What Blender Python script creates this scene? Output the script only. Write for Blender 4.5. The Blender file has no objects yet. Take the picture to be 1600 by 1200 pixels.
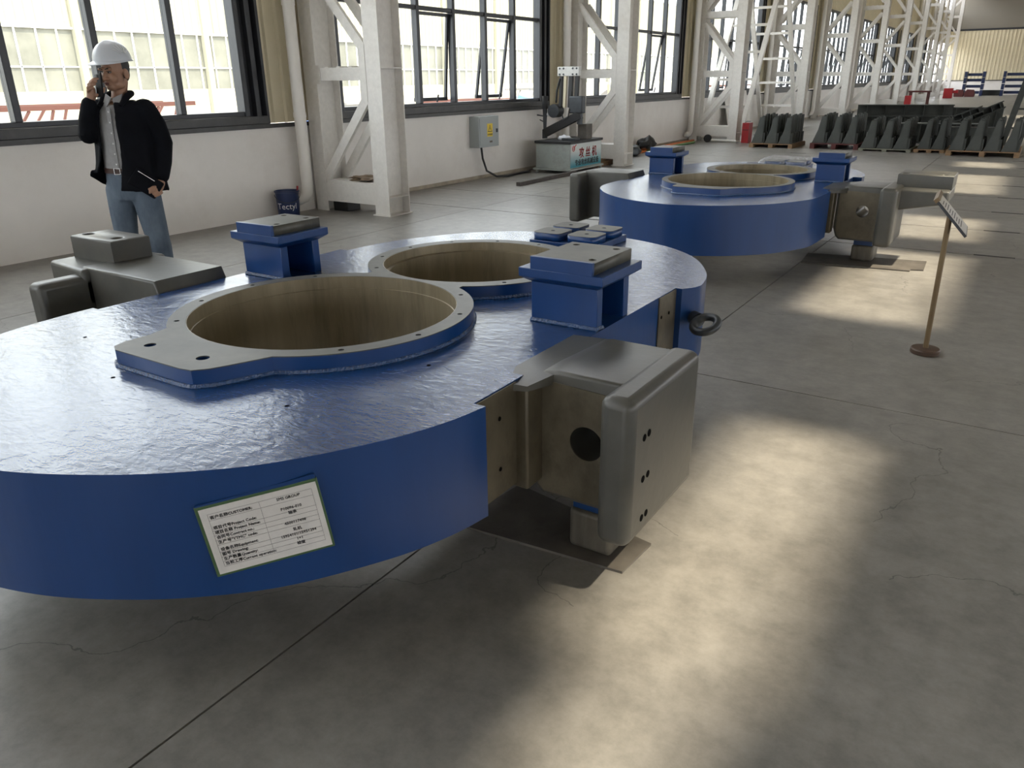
import bpy, bmesh, math, random
from math import sin, cos, pi, radians as rad
from mathutils import Vector, Matrix, Euler
random.seed(7)
S = bpy.context.scene
COL = S.collection

# ------------------------------------------------------------------ camera
cd = bpy.data.cameras.new('camera'); cam = bpy.data.objects.new('camera', cd); COL.objects.link(cam)
RX = Vector((0.839289, 0.543580, -0.010674)); DN = Vector((0.191125, -0.313365, -0.930201)); FW = Vector((-0.508984, 0.778668, -0.366896))
cam.matrix_world = Matrix(((RX.x, -DN.x, -FW.x, 0), (RX.y, -DN.y, -FW.y, 0), (RX.z, -DN.z, -FW.z, 1.6), (0, 0, 0, 1)))
cd.sensor_width = 36; cd.lens = 1203 / 1600 * 36; cd.clip_end = 500; cd.clip_start = 0.05
S.camera = cam

# ------------------------------------------------------------------ light
SUN_X, SUN_Y = 0.60, 0.12            # horizontal offset towards the sun for each metre of height
W = bpy.data.worlds.new('World'); S.world = W; W.use_nodes = True
bg = W.node_tree.nodes['Background']; bg.inputs[0].default_value = (0.92, 0.95, 1.0, 1); bg.inputs[1].default_value = 3.0
sl = bpy.data.lights.new('sun', 'SUN'); sun = bpy.data.objects.new('sun', sl); COL.objects.link(sun)
sl.energy = 4.4; sl.angle = rad(1.5); sl.color = (1.0, 0.88, 0.68)
sun.rotation_euler = Vector((SUN_X, SUN_Y, 1)).to_track_quat('Z', 'Y').to_euler(); sun.location = (8, 3, 20)
S.view_settings.view_transform = 'Standard'; S.view_settings.look = 'None'
S.view_settings.exposure = 1.1; S.view_settings.gamma = 1; S.view_settings.use_curve_mapping = False

# ------------------------------------------------------------------ materials
def mat(name, col, rough=0.6, metal=0.0, var=0.0, vscale=3.0, bump=0.0, bscale=20.0, coat=0.0, spec=0.5, stretch=(1, 1, 1), col2=None, detail=6.0, grime=None, gscale=1.5, gamt=0.5, rvar=0.0):
    m = bpy.data.materials.new(name); m.use_nodes = True
    nt = m.node_tree; N = nt.nodes; L = nt.links; p = N['Principled BSDF']
    p.inputs['Base Color'].default_value = (*col, 1); p.inputs['Roughness'].default_value = rough
    p.inputs['Metallic'].default_value = metal; p.inputs['Coat Weight'].default_value = coat
    p.inputs['Specular IOR Level'].default_value = spec
    tc = N.new('ShaderNodeTexCoord'); mp = N.new('ShaderNodeMapping'); L.new(tc.outputs['Object'], mp.inputs[0]); mp.inputs['Scale'].default_value = stretch
    src = None
    if var or col2:
        n = N.new('ShaderNodeTexNoise'); n.inputs['Scale'].default_value = vscale; n.inputs['Detail'].default_value = detail; n.inputs['Roughness'].default_value = 0.62
        L.new(mp.outputs[0], n.inputs['Vector'])
        r = N.new('ShaderNodeValToRGB'); c2 = col2 or tuple(min(1, c * (1 + var)) for c in col); c1 = col if col2 else tuple(c * (1 - var) for c in col)
        r.color_ramp.elements[0].position = 0.32; r.color_ramp.elements[1].position = 0.68
        r.color_ramp.elements[0].color = (*c1, 1); r.color_ramp.elements[1].color = (*c2, 1)
        L.new(n.outputs[0], r.inputs[0]); src = r.outputs[0]
        if rvar:
            mr = N.new('ShaderNodeMapRange'); mr.inputs[3].default_value = rough - rvar; mr.inputs[4].default_value = rough + rvar
            L.new(n.outputs[0], mr.inputs[0]); L.new(mr.outputs[0], p.inputs['Roughness'])
    if grime:
        n2 = N.new('ShaderNodeTexNoise'); n2.inputs['Scale'].default_value = gscale; n2.inputs['Detail'].default_value = 8; n2.inputs['Roughness'].default_value = 0.7
        L.new(mp.outputs[0], n2.inputs['Vector'])
        r2 = N.new('ShaderNodeValToRGB'); r2.color_ramp.elements[0].position = 0.5; r2.color_ramp.elements[1].position = 0.75
        r2.color_ramp.elements[0].color = (0, 0, 0, 1); r2.color_ramp.elements[1].color = (gamt, gamt, gamt, 1); L.new(n2.outputs[0], r2.inputs[0])
        mx = N.new('ShaderNodeMix'); mx.data_type = 'RGBA'; L.new(r2.outputs[0], mx.inputs[0])
        if src: L.new(src, mx.inputs[6])
        else: mx.inputs[6].default_value = (*col, 1)
        mx.inputs[7].default_value = (*grime, 1); src = mx.outputs[2]
    if src: L.new(src, p.inputs['Base Color'])
    if bump:
        n3 = N.new('ShaderNodeTexNoise'); n3.inputs['Scale'].default_value = bscale; n3.inputs['Detail'].default_value = 4
        L.new(mp.outputs[0], n3.inputs['Vector'])
        b = N.new('ShaderNodeBump'); b.inputs['Strength'].default_value = bump; b.inputs['Distance'].default_value = 0.01
        L.new(n3.outputs[0], b.inputs['Height']); L.new(b.outputs[0], p.inputs['Normal'])
    return m

M = {}
M['blue'] = mat('blue_paint', (0.007, 0.042, 0.150), 0.22, var=0.12, vscale=1.4, coat=0.0, spec=0.95, stretch=(1, 1.8, 1), rvar=0.05)
def wrinkle(m):
    """brushed, slightly wrinkled enamel: fine directional ripples over a slow swell"""
    nt = m.node_tree; N = nt.nodes; L = nt.links; p = N['Principled BSDF']; tc = N.new('ShaderNodeTexCoord'); prev = None
    for (sc, det, dist, st, stretch) in ((50, 3, 0.003, 0.36, (0.45, 1.0, 1)), (15, 3, 0.008, 0.25, (0.8, 1.3, 1)), (3.0, 1, 0.03, 0.07, (1, 1, 1))):
        mp = N.new('ShaderNodeMapping'); mp.inputs['Scale'].default_value = stretch; mp.inputs['Rotation'].default_value = (0, 0, 0.5); L.new(tc.outputs['Object'], mp.inputs[0])
        n = N.new('ShaderNodeTexNoise'); n.inputs['Scale'].default_value = sc; n.inputs['Detail'].default_value = det; n.inputs['Distortion'].default_value = 0.8; L.new(mp.outputs[0], n.inputs['Vector'])
        b = N.new('ShaderNodeBump'); b.inputs['Strength'].default_value = st; b.inputs['Distance'].default_value = dist; L.new(n.outputs[0], b.inputs['Height'])
        if prev: L.new(prev, b.inputs['Normal'])
        prev = b.outputs[0]
    L.new(prev, p.inputs['Normal'])
wrinkle(M['blue'])
M['blue_side'] = mat('blue_paint_side', (0.006, 0.040, 0.150), 0.32, var=0.10, vscale=2.0, bump=0.05, bscale=9, spec=0.5, stretch=(3, 3, 0.5), rvar=0.08)
M['grey_cast'] = mat('grey_primer', (0.072, 0.071, 0.063), 0.36, var=0.16, vscale=5, bump=0.12, bscale=14, spec=0.45, rvar=0.08, grime=(0.11, 0.095, 0.07), gscale=3, gamt=0.35)
M['brown_steel'] = mat('machined_steel_oiled', (0.085, 0.073, 0.050), 0.40, metal=0.2, col2=(0.15, 0.128, 0.088), vscale=4.0, bump=0.05, bscale=50, stretch=(1.4, 1.4, 1.0), grime=(0.035, 0.028, 0.018), gscale=4.5, gamt=0.7)
M['bore_steel'] = mat('bore_steel_oiled', (0.20, 0.165, 0.105), 0.36, metal=0.25, col2=(0.29, 0.245, 0.165), vscale=3.0, bump=0.03, bscale=60, stretch=(2.5, 2.5, 0.35), grime=(0.075, 0.06, 0.035), gscale=2.6, gamt=0.6)
M['face_steel'] = mat('machined_face_grey', (0.052, 0.052, 0.046), 0.45, metal=0.0, col2=(0.10, 0.097, 0.08), vscale=5, bump=0.02, bscale=60, grime=(0.035, 0.033, 0.028), gscale=4, gamt=0.6)
M['hole_shade'] = mat('hole_shade_black', (0.004, 0.004, 0.004), 0.9, spec=0.05)  # near-black colour standing in for the shade inside drilled holes
M['bolt'] = mat('dark_rusty_bolt', (0.06, 0.04, 0.03), 0.5, metal=0.5)
M['steel_dark'] = mat('dark_steel', (0.055, 0.06, 0.065), 0.42, metal=0.6, var=0.2, vscale=8)
M['weld'] = mat('painted_weld', (0.014, 0.055, 0.16), 0.22, bump=1.0, bscale=90, spec=0.7)
M['column'] = mat('column_white_paint', (0.74, 0.715, 0.675), 0.5, var=0.06, vscale=18, grime=(0.55, 0.50, 0.43), gscale=2.2, gamt=0.4)
M['pipe'] = mat('white_pvc', (0.74, 0.71, 0.66), 0.4, var=0.03)
M['cladding'] = mat('cream_cladding', (0.66, 0.59, 0.42), 0.45, var=0.04, vscale=2)
M['wall'] = mat('white_plaster', (0.78, 0.75, 0.715), 0.8, var=0.05, vscale=1.1, bump=0.03, bscale=40, grime=(0.58, 0.52, 0.46), gscale=0.9, gamt=0.4)
M['frame'] = mat('dark_aluminium', (0.030, 0.032, 0.037), 0.38, metal=0.2, var=0.1)
M['sill'] = mat('dark_sill', (0.040, 0.040, 0.040), 0.42, var=0.2, vscale=6, grime=(0.12, 0.11, 0.10), gscale=5, gamt=0.3)
M['ceil'] = mat('roof_sheet', (0.33, 0.30, 0.25), 0.7)

def glass_mat():
    m = bpy.data.materials.new('window_glass'); m.use_nodes = True; nt = m.node_tree; N = nt.nodes; L = nt.links
    N.remove(N['Principled BSDF']); out = N['Material Output']
    t = N.new('ShaderNodeBsdfTransparent'); t.inputs[0].default_value = (0.93, 0.95, 0.94, 1)
    g = N.new('ShaderNodeBsdfGlossy'); g.inputs['Roughness'].default_value = 0.02
    lw = N.new('ShaderNodeLayerWeight'); lw.inputs[0].default_value = 0.5; f = N.new('ShaderNodeMath'); f.operation = 'POWER'; f.inputs[1].default_value = 5; f2 = N.new('ShaderNodeMath'); f2.operation = 'MULTIPLY'; f2.inputs[1].default_value = 0.35; L.new(lw.outputs['Facing'], f.inputs[0]); L.new(f.outputs[0], f2.inputs[0]); f = f2
    mx = N.new('ShaderNodeMixShader'); L.new(f.outputs[0], mx.inputs[0]); L.new(t.outputs[0], mx.inputs[1]); L.new(g.outputs[0], mx.inputs[2]); L.new(mx.outputs[0], out.inputs[0])
    return m
M['glass'] = glass_mat()

def concrete():
    m = mat('polished_concrete', (0.200, 0.190, 0.172), 0.36, col2=(0.285, 0.274, 0.252), vscale=0.9, detail=9, bump=0.02, bscale=30, grime=(0.125, 0.12, 0.11), gscale=0.55, gamt=0.5, rvar=0.05, spec=0.5)
    nt = m.node_tree; N = nt.nodes; L = nt.links; p = N['Principled BSDF']
    tc = N.new('ShaderNodeTexCoord')
    # thin wandering cracks, from distorted large cells
    ns = N.new('ShaderNodeTexNoise'); ns.inputs['Scale'].default_value = 2.4; ns.inputs['Detail'].default_value = 6; L.new(tc.outputs['Object'], ns.inputs['Vector'])
    sc = N.new('ShaderNodeVectorMath'); sc.operation = 'SCALE'; sc.inputs['Scale'].default_value = 0.55; L.new(ns.outputs['Color'], sc.inputs[0])
    ad = N.new('ShaderNodeVectorMath'); ad.operation = 'ADD'; L.new(tc.outputs['Object'], ad.inputs[0]); L.new(sc.outputs[0], ad.inputs[1])
    vo = N.new('ShaderNodeTexVoronoi'); vo.feature = 'DISTANCE_TO_EDGE'; vo.inputs['Scale'].default_value = 0.62; L.new(ad.outputs[0], vo.inputs['Vector'])
    lt = N.new('ShaderNodeMath'); lt.operation = 'LESS_THAN'; lt.inputs[1].default_value = 0.0016; L.new(vo.outputs[0], lt.inputs[0])
    n4 = N.new('ShaderNodeTexNoise'); n4.inputs['Scale'].default_value = 0.5; L.new(tc.outputs['Object'], n4.inputs['Vector'])
    g4 = N.new('ShaderNodeMath'); g4.operation = 'GREATER_THAN'; g4.inputs[1].default_value = 0.50; L.new(n4.outputs[0], g4.inputs[0])
    mu = N.new('ShaderNodeMath'); mu.operation = 'MULTIPLY'; L.new(lt.outputs[0], mu.inputs[0]); L.new(g4.outputs[0], mu.inputs[1])
    mu2 = N.new('ShaderNodeMath'); mu2.operation = 'MULTIPLY'; mu2.inputs[1].default_value = 0.55; L.new(mu.outputs[0], mu2.inputs[0])
    src = p.inputs['Base Color'].links[0].from_socket
    # small scuffs
    n5 = N.new('ShaderNodeTexNoise'); n5.inputs['Scale'].default_value = 7; n5.inputs['Detail'].default_value = 10; n5.inputs['Roughness'].default_value = 0.75; L.new(tc.outputs['Object'], n5.inputs['Vector'])
    r5 = N.new('ShaderNodeValToRGB'); r5.color_ramp.elements[0].position = 0.35; r5.color_ramp.elements[0].color = (0.72, 0.72, 0.71, 1); r5.color_ramp.elements[1].position = 0.64; r5.color_ramp.elements[1].color = (1.08, 1.07, 1.06, 1); L.new(n5.outputs[0], r5.inputs[0])
    m5 = N.new('ShaderNodeMix'); m5.data_type = 'RGBA'; m5.blend_type = 'MULTIPLY'; m5.inputs[0].default_value = 1; L.new(src, m5.inputs[6]); L.new(r5.outputs[0], m5.inputs[7])
    mx = N.new('ShaderNodeMix'); mx.data_type = 'RGBA'; L.new(mu2.outputs[0], mx.inputs[0]); L.new(m5.outputs[2], mx.inputs[6]); mx.inputs[7].default_value = (0.04, 0.038, 0.035, 1)
    L.new(mx.outputs[2], p.inputs['Base Color'])
    return m
M['concrete'] = concrete()
M['joint'] = mat('joint_dark', (0.035, 0.032, 0.03), 0.8)

# ------------------------------------------------------------------ mesh helpers
class MB:
    def __init__(s): s.v = []; s.f = []
    def add(s, vs, fs):
        o = len(s.v); s.v += [tuple(v) for v in vs]; s.f += [tuple(i + o for i in f) for f in fs]; return s
    def box(s, x0, x1, y0, y1, z0, z1):
        return s.add([(x0, y0, z0), (x1, y0, z0), (x1, y1, z0), (x0, y1, z0), (x0, y0, z1), (x1, y0, z1), (x1, y1, z1), (x0, y1, z1)],
                     [(3, 2, 1, 0), (4, 5, 6, 7), (0, 1, 5, 4), (1, 2, 6, 5), (2, 3, 7, 6), (3, 0, 4, 7)])
    def bar(s, p, q, w, h, up=(0, 0, 1)):
        p = Vector(p); q = Vector(q); d = (q - p).normalized(); u = Vector(up)
        if abs(d.dot(u)) > 0.99: u = Vector((1, 0, 0))
        a = d.cross(u).normalized() * w / 2; b = a.cross(d).normalized() * h / 2
        vs = [p - a - b, p + a - b, p + a + b, p - a + b, q - a - b, q + a - b, q + a + b, q - a + b]
        return s.add(vs, [(3, 2, 1, 0), (4, 5, 6, 7), (0, 1, 5, 4), (1, 2, 6, 5), (2, 3, 7, 6), (3, 0, 4, 7)])
    def prism(s, poly, z0, z1):
        n = len(poly)
        return s.add([(x, y, z0) for x, y in poly] + [(x, y, z1) for x, y in poly],
                     [tuple(range(n - 1, -1, -1)), tuple(range(n, 2 * n))] + [(i, (i + 1) % n, n + (i + 1) % n, n + i) for i in range(n)])
    def prism_y(s, poly, y0, y1):          # poly in x,z
        n = len(poly)
        return s.add([(x, y0, z) for x, z in poly] + [(x, y1, z) for x, z in poly],
                     [tuple(range(n)), tuple(range(2 * n - 1, n - 1, -1))] + [((i + 1) % n, i, n + i, n + (i + 1) % n) for i in range(n)])
    def prism_x(s, poly, x0, x1):          # poly in y,z
        n = len(poly)
        return s.add([(x0, y, z) for y, z in poly] + [(x1, y, z) for y, z in poly],
                     [tuple(range(n - 1, -1, -1)), tuple(range(n, 2 * n))] + [(i, (i + 1) % n, n + (i + 1) % n, n + i) for i in range(n)])
    def tube(s, pts, r, n=10, caps=True):
        pts = [Vector(p) for p in pts]; rs = r if isinstance(r, (list, tuple)) else [r] * len(pts)
        o = len(s.v); prev = None
        for i, p in enumerate(pts):
            d = (pts[min(i + 1, len(pts) - 1)] - pts[max(i - 1, 0)]).normalized()
            if prev is None:
                u = Vector((0, 0, 1)) if abs(d.z) < 0.9 else Vector((1, 0, 0)); a = d.cross(u).normalized()
            else: a = (prev - d * prev.dot(d)).normalized()
            prev = a; b = d.cross(a)
            for k in range(n):
                t = 2 * pi * k / n; s.v.append(tuple(p + a * cos(t) * rs[i] + b * sin(t) * rs[i]))
        for i in range(len(pts) - 1):
            for k in range(n):
                s.f.append((o + i * n + k, o + i * n + (k + 1) % n, o + (i + 1) * n + (k + 1) % n, o + (i + 1) * n + k))
        if caps:
            s.f.append(tuple(o + k for k in range(n - 1, -1, -1))); e = o + (len(pts) - 1) * n; s.f.append(tuple(e + k for k in range(n)))
        return s
    def lathe(s, prof, n=32, c=(0, 0, 0), closed=False):
        o = len(s.v); m = len(prof)
        for k in range(n):
            t = 2 * pi * k / n
            for r, z in prof: s.v.append((c[0] + r * cos(t), c[1] + r * sin(t), c[2] + z))
        rng = m if closed else m - 1
        for k in range(n):
            k2 = (k + 1) % n
            for i in range(rng):
                j = (i + 1) % m
                s.f.append((o + k * m + i, o + k2 * m + i, o + k2 * m + j, o + k * m + j))
        return s
    def ring(s, c, R, r, axis='z', n=32, m=12):
        o = len(s.v)
        for i in range(n):
            t = 2 * pi * i / n
            for j in range(m):
                u = 2 * pi * j / m; a = (R + r * cos(u)); q = (a * cos(t), a * sin(t), r * sin(u))
                if axis == 'x': q = (q[2], q[0], q[1])
                if axis == 'y': q = (q[0], q[2], q[1])
                s.v.append((c[0] + q[0], c[1] + q[1], c[2] + q[2]))
        for i in range(n):
            for j in range(m):
                s.f.append((o + i * m + j, o + ((i + 1) % n) * m + j, o + ((i + 1) % n) * m + (j + 1) % m, o + i * m + (j + 1) % m))
        return s
    def xf(s, mtx):
        s.v = [tuple(mtx @ Vector(v)) for v in s.v]; return s
    def mesh(s, name):
        me = bpy.data.meshes.new(name); me.from_pydata(s.v, [], s.f); me.validate()
        bm = bmesh.new(); bm.from_mesh(me); bmesh.ops.recalc_face_normals(bm, faces=bm.faces); bm.to_mesh(me); bm.free()
        return me
    def build(s, name, m, parent=None, smooth=False, bevel=0, seg=2, ang=40):
        return mk(name, s.mesh(name), m, parent, smooth, bevel, seg, ang)

def mk(name, me, m, parent=None, smooth=False, bevel=0, seg=2, ang=40):
    o = bpy.data.objects.new(name, me); COL.objects.link(o)
    if m is not None:
        me.materials.clear(); me.materials.append(M[m] if isinstance(m, str) else m)
    if parent is not None: o.parent = parent
    if smooth:
        try: me.shade_auto(rad(ang))
        except Exception:
            me.shade_smooth() if hasattr(me, 'shade_smooth') else None
            me.set_sharp_from_angle(angle=rad(ang))
    if bevel:
        b = o.modifiers.new('bevel', 'BEVEL'); b.width = bevel; b.segments = seg; b.limit_method = 'ANGLE'; b.angle_limit = rad(35); b.harden_normals = False
        if not smooth:
            me.shade_smooth(); me.set_sharp_from_angle(angle=rad(50))
    return o

def plate_mesh(name, outer, holes, z0, z1, bevel=0.0, res=2):
    """extruded flat plate with holes -> mesh (outline given in x,y)"""
    cu = bpy.data.curves.new(name, 'CURVE'); cu.dimensions = '2D'; cu.fill_mode = 'BOTH'
    for poly in [outer] + list(holes):
        sp = cu.splines.new('POLY'); sp.points.add(len(poly) - 1); sp.use_cyclic_u = True
        for i, (x, y) in enumerate(poly): sp.points[i].co = (x, y, 0, 1)
    cu.extrude = (z1 - z0) / 2 - bevel; cu.bevel_depth = bevel; cu.bevel_resolution = res; cu.offset = -bevel
    o = bpy.data.objects.new(name, cu); COL.objects.link(o)
    dg = bpy.context.evaluated_depsgraph_get(); me = bpy.data.meshes.new_from_object(o.evaluated_get(dg))
    bpy.data.objects.remove(o); bpy.data.curves.remove(cu); me.name = name
    bm = bmesh.new(); bm.from_mesh(me); bmesh.ops.remove_doubles(bm, verts=bm.verts, dist=1e-5)
    for v in bm.verts: v.co.z += (z0 + z1) / 2
    bmesh.ops.recalc_face_normals(bm, faces=bm.faces); bm.to_mesh(me); bm.free()
    return me
def circ(cx, cy, r, n=48, a0=0): return [(cx + r * cos(a0 + 2 * pi * i / n), cy + r * sin(a0 + 2 * pi * i / n)) for i in range(n)]
def rot_mesh(me, mtx):
    me.transform(mtx); me.update(); return me
ROT_XZ = Matrix(((1, 0, 0, 0), (0, 0, 1, 0), (0, 1, 0, 0), (0, 0, 0, 1)))    # x,y,z -> x,z,y : plate in the xz plane, thickness along y
ROT_YZ = Matrix(((0, 0, 1, 0), (1, 0, 0, 0), (0, 1, 0, 0), (0, 0, 0, 1)))    # plate in the yz plane, thickness along x
def flipfix(me):
    bm = bmesh.new(); bm.from_mesh(me); bmesh.ops.recalc_face_normals(bm, faces=bm.faces); bm.to_mesh(me); bm.free(); return me

def empty(name, loc=(0, 0, 0), rz=0):
    o = bpy.data.objects.new(name, None); COL.objects.link(o); o.location = loc; o.rotation_euler = (0, 0, rz); o.empty_display_size = 0.1; return o
def tag(o, label=None, cat=None, group=None, kind=None):
    if label: o['label'] = label
    if cat: o['category'] = cat
    if group: o['group'] = group
    if kind: o['kind'] = kind
    return o
KIDS = {}
def copy_tree(o, parent=None, loc=None):
    c = o.copy(); COL.objects.link(c); c.parent = parent
    if loc is not None: c.location = loc
    for ch in [x for x in COL.objects if x.parent == o]: copy_tree(ch, c)
    return c
def arc(pts, n=8):
    """Catmull-Rom through points (open)"""
    P = [Vector((*p, 0)) for p in pts]; out = []
    for i in range(len(P) - 1):
        a = P[max(i - 1, 0)]; b = P[i]; c = P[i + 1]; d = P[min(i + 2, len(P) - 1)]
        for k in range(n):
            t = k / n
            q = 0.5 * ((2 * b) + (c - a) * t + (2 * a - 5 * b + 4 * c - d) * t * t + (3 * b - a - 3 * c + d) * t ** 3)
            out.append((q.x, q.y))
    out.append((P[-1].x, P[-1].y)); return out
def text_mesh(body, size, align='LEFT', extrude=0.0004):
    cu = bpy.data.curves.new('t', 'FONT'); cu.body = body; cu.size = size; cu.extrude = extrude; cu.align_x = align; cu.resolution_u = 2
    o = bpy.data.objects.new('t', cu); COL.objects.link(o); dg = bpy.context.evaluated_depsgraph_get()
    me = bpy.data.meshes.new_from_object(o.evaluated_get(dg)); bpy.data.objects.remove(o); bpy.data.curves.remove(cu); return me
def lettering(name, items, m, parent, mtx):
    """items: (text, x, y, size, align[, bold offset]) -> one flat print mesh"""
    bm = bmesh.new()
    for it in items:
        me = text_mesh(it[0], it[3], it[4]); me.transform(Matrix.Translation((it[1], it[2], 0)))
        bm.from_mesh(me)
        if len(it) > 5:
            me.transform(Matrix.Translation((it[5], 0, 0))); bm.from_mesh(me)
            me.transform(Matrix.Translation((-it[5] / 2, it[5] / 2, 0))); bm.from_mesh(me)
        bpy.data.meshes.remove(me)
    me = bpy.data.meshes.new(name); bm.to_mesh(me); bm.free(); me.transform(mtx)
    return mk(name, me, m, parent)

# ------------------------------------------------------------------ the hall
WX = -8.05; YN, YF = -11.0, 84.0; XR = 13.0; ZC = 11.0; BAY = 6.9
floor = MB().box(WX - 0.2, XR, YN, YF, -0.30, -0.012).build('floor', 'joint'); tag(floor, kind='structure')
xs = [WX - 0.1, -6.15, -1.61, 2.95, 7.5, XR]
ys = [YN, -5.1, -0.5, 4.1, 8.53, 9.99, 11.45, 12.9, 14.35, 15.8, 17.25, 18.7, 20.2] + [24.7 + 4.55 * i for i in range(13)] + [YF]
for i in range(len(xs) - 1):
    for j in range(len(ys) - 1):
        g0 = 0.004 if ys[j] < 8 else 0.009; g1 = 0.004 if ys[j + 1] < 8 else 0.009
        MB().box(xs[i] + 0.004, xs[i + 1] - 0.004, ys[j] + g0, ys[j + 1] - g1, -0.15, 0).build('floor_slab', 'concrete', floor)
for y in ys[4:12]:
    for x in (-4.6, -0.28, 1.1, 2.4): MB().box(x, x + 0.34, y - 0.018, y + 0.018, -0.02, 0.003).build('slot_cover', 'joint', floor)

# roof with a broken row of skylight openings above the aisle
PATCH = [(-0.76, -0.38, 1.15, 1.70), (-0.93, -0.30, 1.70, 3.62), (-1.22, -0.27, 5.75, 8.35), (-1.2, -0.22, 9.2, 10.75), (-1.15, -0.22, 13.2, 15.8), (-1.15, -0.25, 17.1, 18.2), (-1.2, -0.25, 24, 26.5), (-1.2, -0.25, 31, 33.5), (-1.2, -0.25, 38, 40.5)]
mb = MB(); y = YN; a0, a1 = -1.25 + SUN_X * ZC, -0.2 + SUN_X * ZC
mb.box(WX - 0.3, a0, YN, YF, ZC, ZC + 0.15); mb.box(a1, XR + 0.3, YN, YF, ZC, ZC + 0.15)
for (p0, p1, q0, q1) in PATCH:
    q0 += SUN_Y * ZC; q1 += SUN_Y * ZC; p0 += SUN_X * ZC; p1 += SUN_X * ZC
    mb.box(a0, a1, y, q0, ZC, ZC + 0.15); mb.box(a0, p0, q0, q1, ZC, ZC + 0.15); mb.box(p1, a1, q0, q1, ZC, ZC + 0.15); y = q1
mb.box(a0, a1, y, YF, ZC, ZC + 0.15)
tag(mb.build('ceiling', 'ceil'), kind='structure')

def ribbed(mb, y0, y1, z0, z1, x, step=0.20, depth=0.03, t=0.05):
    """vertical ribs on a wall that faces +x"""
    n = max(1, round((y1 - y0) / step)); st = (y1 - y0) / n; prof = []
    for k in range(n):
        a = y0 + k * st; prof += [(a, 0), (a + st * 0.56, 0), (a + st * 0.66, depth), (a + st * 0.90, depth)]
    prof.append((y1, 0))
    o = len(mb.v); m = len(prof)
    for z in (z0, z1):
        for (yy, d) in prof: mb.v.append((x + d, yy, z))
    for i in range(m - 1): mb.f.append((o + i, o + i + 1, o + m + i + 1, o + m + i))
    return mb.box(x - t, x - 0.002, y0, y1, z0, z1)

wall = MB().box(WX - 0.25, WX, YN, YF, -0.1, 1.08).build('wall_left', 'wall'); tag(wall, kind='structure')
for k in range(-2, 12):
    yc = 7.5 + BAY * k
    y0, y1 = yc - 0.63, yc + 0.63
    if y0 < YN or y1 > YF: continue
    ribbed(MB(), y0, y1, 1.13, 4.2, WX - 0.10, 0.21).build('cladding_panel', 'cladding', wall)
    ribbed(MB(), yc - 0.63, yc - 0.63 + BAY, 4.2, 6.8, WX - 0.10, 0.30).build('cladding_panel', 'cladding', wall)
    ribbed(MB(), y0, y1, 6.8, 9.6, WX - 0.10, 0.21).build('cladding_panel', 'cladding', wall)  # gaps between these piers: unseen upper openings, added to bring in more daylight
    ribbed(MB(), yc - 0.63, yc - 0.63 + BAY, 9.6, ZC, WX - 0.10, 0.30).build('cladding_panel', 'cladding', wall)
tag(MB().box(WX - 0.25, WX - 0.16, YN, YF, 4.22, 6.8).box(WX - 0.25, WX - 0.16, YN, YF, 9.6, ZC).build('trim_1', 'cladding'), kind='structure')
M['skirt'] = mat('dusty_skirting', (0.40, 0.35, 0.28), 0.8, var=0.2, vscale=4)
tag(MB().box(WX - 0.01, WX + 0.012, 8.0, YF, 0, 0.055).build('baseboard_left', 'skirt'), kind='structure')
tag(MB().box(WX - 0.02, WX + 0.045, YN, YF, 1.08, 1.13).build('trim_2', 'sill'), kind='structure')

def make_window(name, y0, vents=(2, 4)):
    """one bay of the window wall, glass set back from the sill; y0 = near jamb"""
    L = 5.36; n = 6; st = L / n
    w = MB().box(WX - 0.17, WX - 0.02, 0, 0.07, 1.13, 4.2).box(WX - 0.17, WX - 0.02, L - 0.07, L, 1.13, 4.2).box(WX - 0.17, WX - 0.02, 0, L, 4.12, 4.2) \
        .box(WX - 0.17, WX - 0.04, 0, L, 1.23, 1.28).build(name, 'frame', None, bevel=0.006)
    tag(w, kind='structure'); w.location = (0, y0, 0)
    MB().box(WX - 0.17, WX - 0.10, L, L + 0.27, 1.13, 4.2).box(WX - 0.10, WX - 0.02, L + 0.10, L + 0.17, 1.13, 4.2).box(WX - 0.10, WX + 0.0, L + 0.235, L + 0.275, 1.13, 4.2).box(WX - 0.17, WX - 0.02, -0.03, 0, 1.13, 4.2).build('jamb', 'frame', w, bevel=0.005)
    MB().box(WX - 0.18, WX + 0.01, -0.03, L + 0.24, 1.13, 1.225).build('window_sill', 'sill', w, bevel=0.006)
    for k in range(1, n): MB().box(WX - 0.15, WX - 0.045, k * st - 0.035, k * st + 0.035, 1.28, 4.12).build('mullion', 'frame', w, bevel=0.005)
    for k in range(n): MB().box(WX - 0.14, WX - 0.06, k * st + 0.035, (k + 1) * st - 0.035, 2.60, 2.66).build('transom', 'frame', w, bevel=0.004)
    for k in range(n):
        a, b = k * st + 0.035, (k + 1) * st - 0.035
        MB().box(WX - 0.115, WX - 0.108, a, b, 2.66, 4.12).build('pane', 'glass', w)
        if k in vents:
            # top-hung sash, pushed open at the foot
            s_ = MB().box(-0.02, 0.02, a + 0.01, a + 0.055, -1.29, 0).box(-0.02, 0.02, b - 0.055, b - 0.01, -1.29, 0).box(-0.02, 0.02, a, b, -0.05, 0).box(-0.02, 0.02, a, b, -1.29, -1.235) \
                .build('sash', 'frame', w, bevel=0.004)
            s_.location = (WX - 0.13, 0, 2.59); s_.rotation_euler = (0, rad(9 if k == 4 else 4), 0)
            MB().box(-0.003, 0.003, a + 0.05, b - 0.05, -1.25, -0.04).build('pane', 'glass', s_)
            MB().bar((WX - 0.10, (a + b) / 2, 1.29), (WX - 0.07, (a + b) / 2, 1.40), 0.02, 0.02).build('handle', 'frame', w)
        else:
            MB().box(WX - 0.115, WX - 0.108, a, b, 1.28, 2.60).build('pane', 'glass', w)
    return w
make_window('window_1', 8.14 - BAY, ())
win = make_window('window_2', 8.14)
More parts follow.
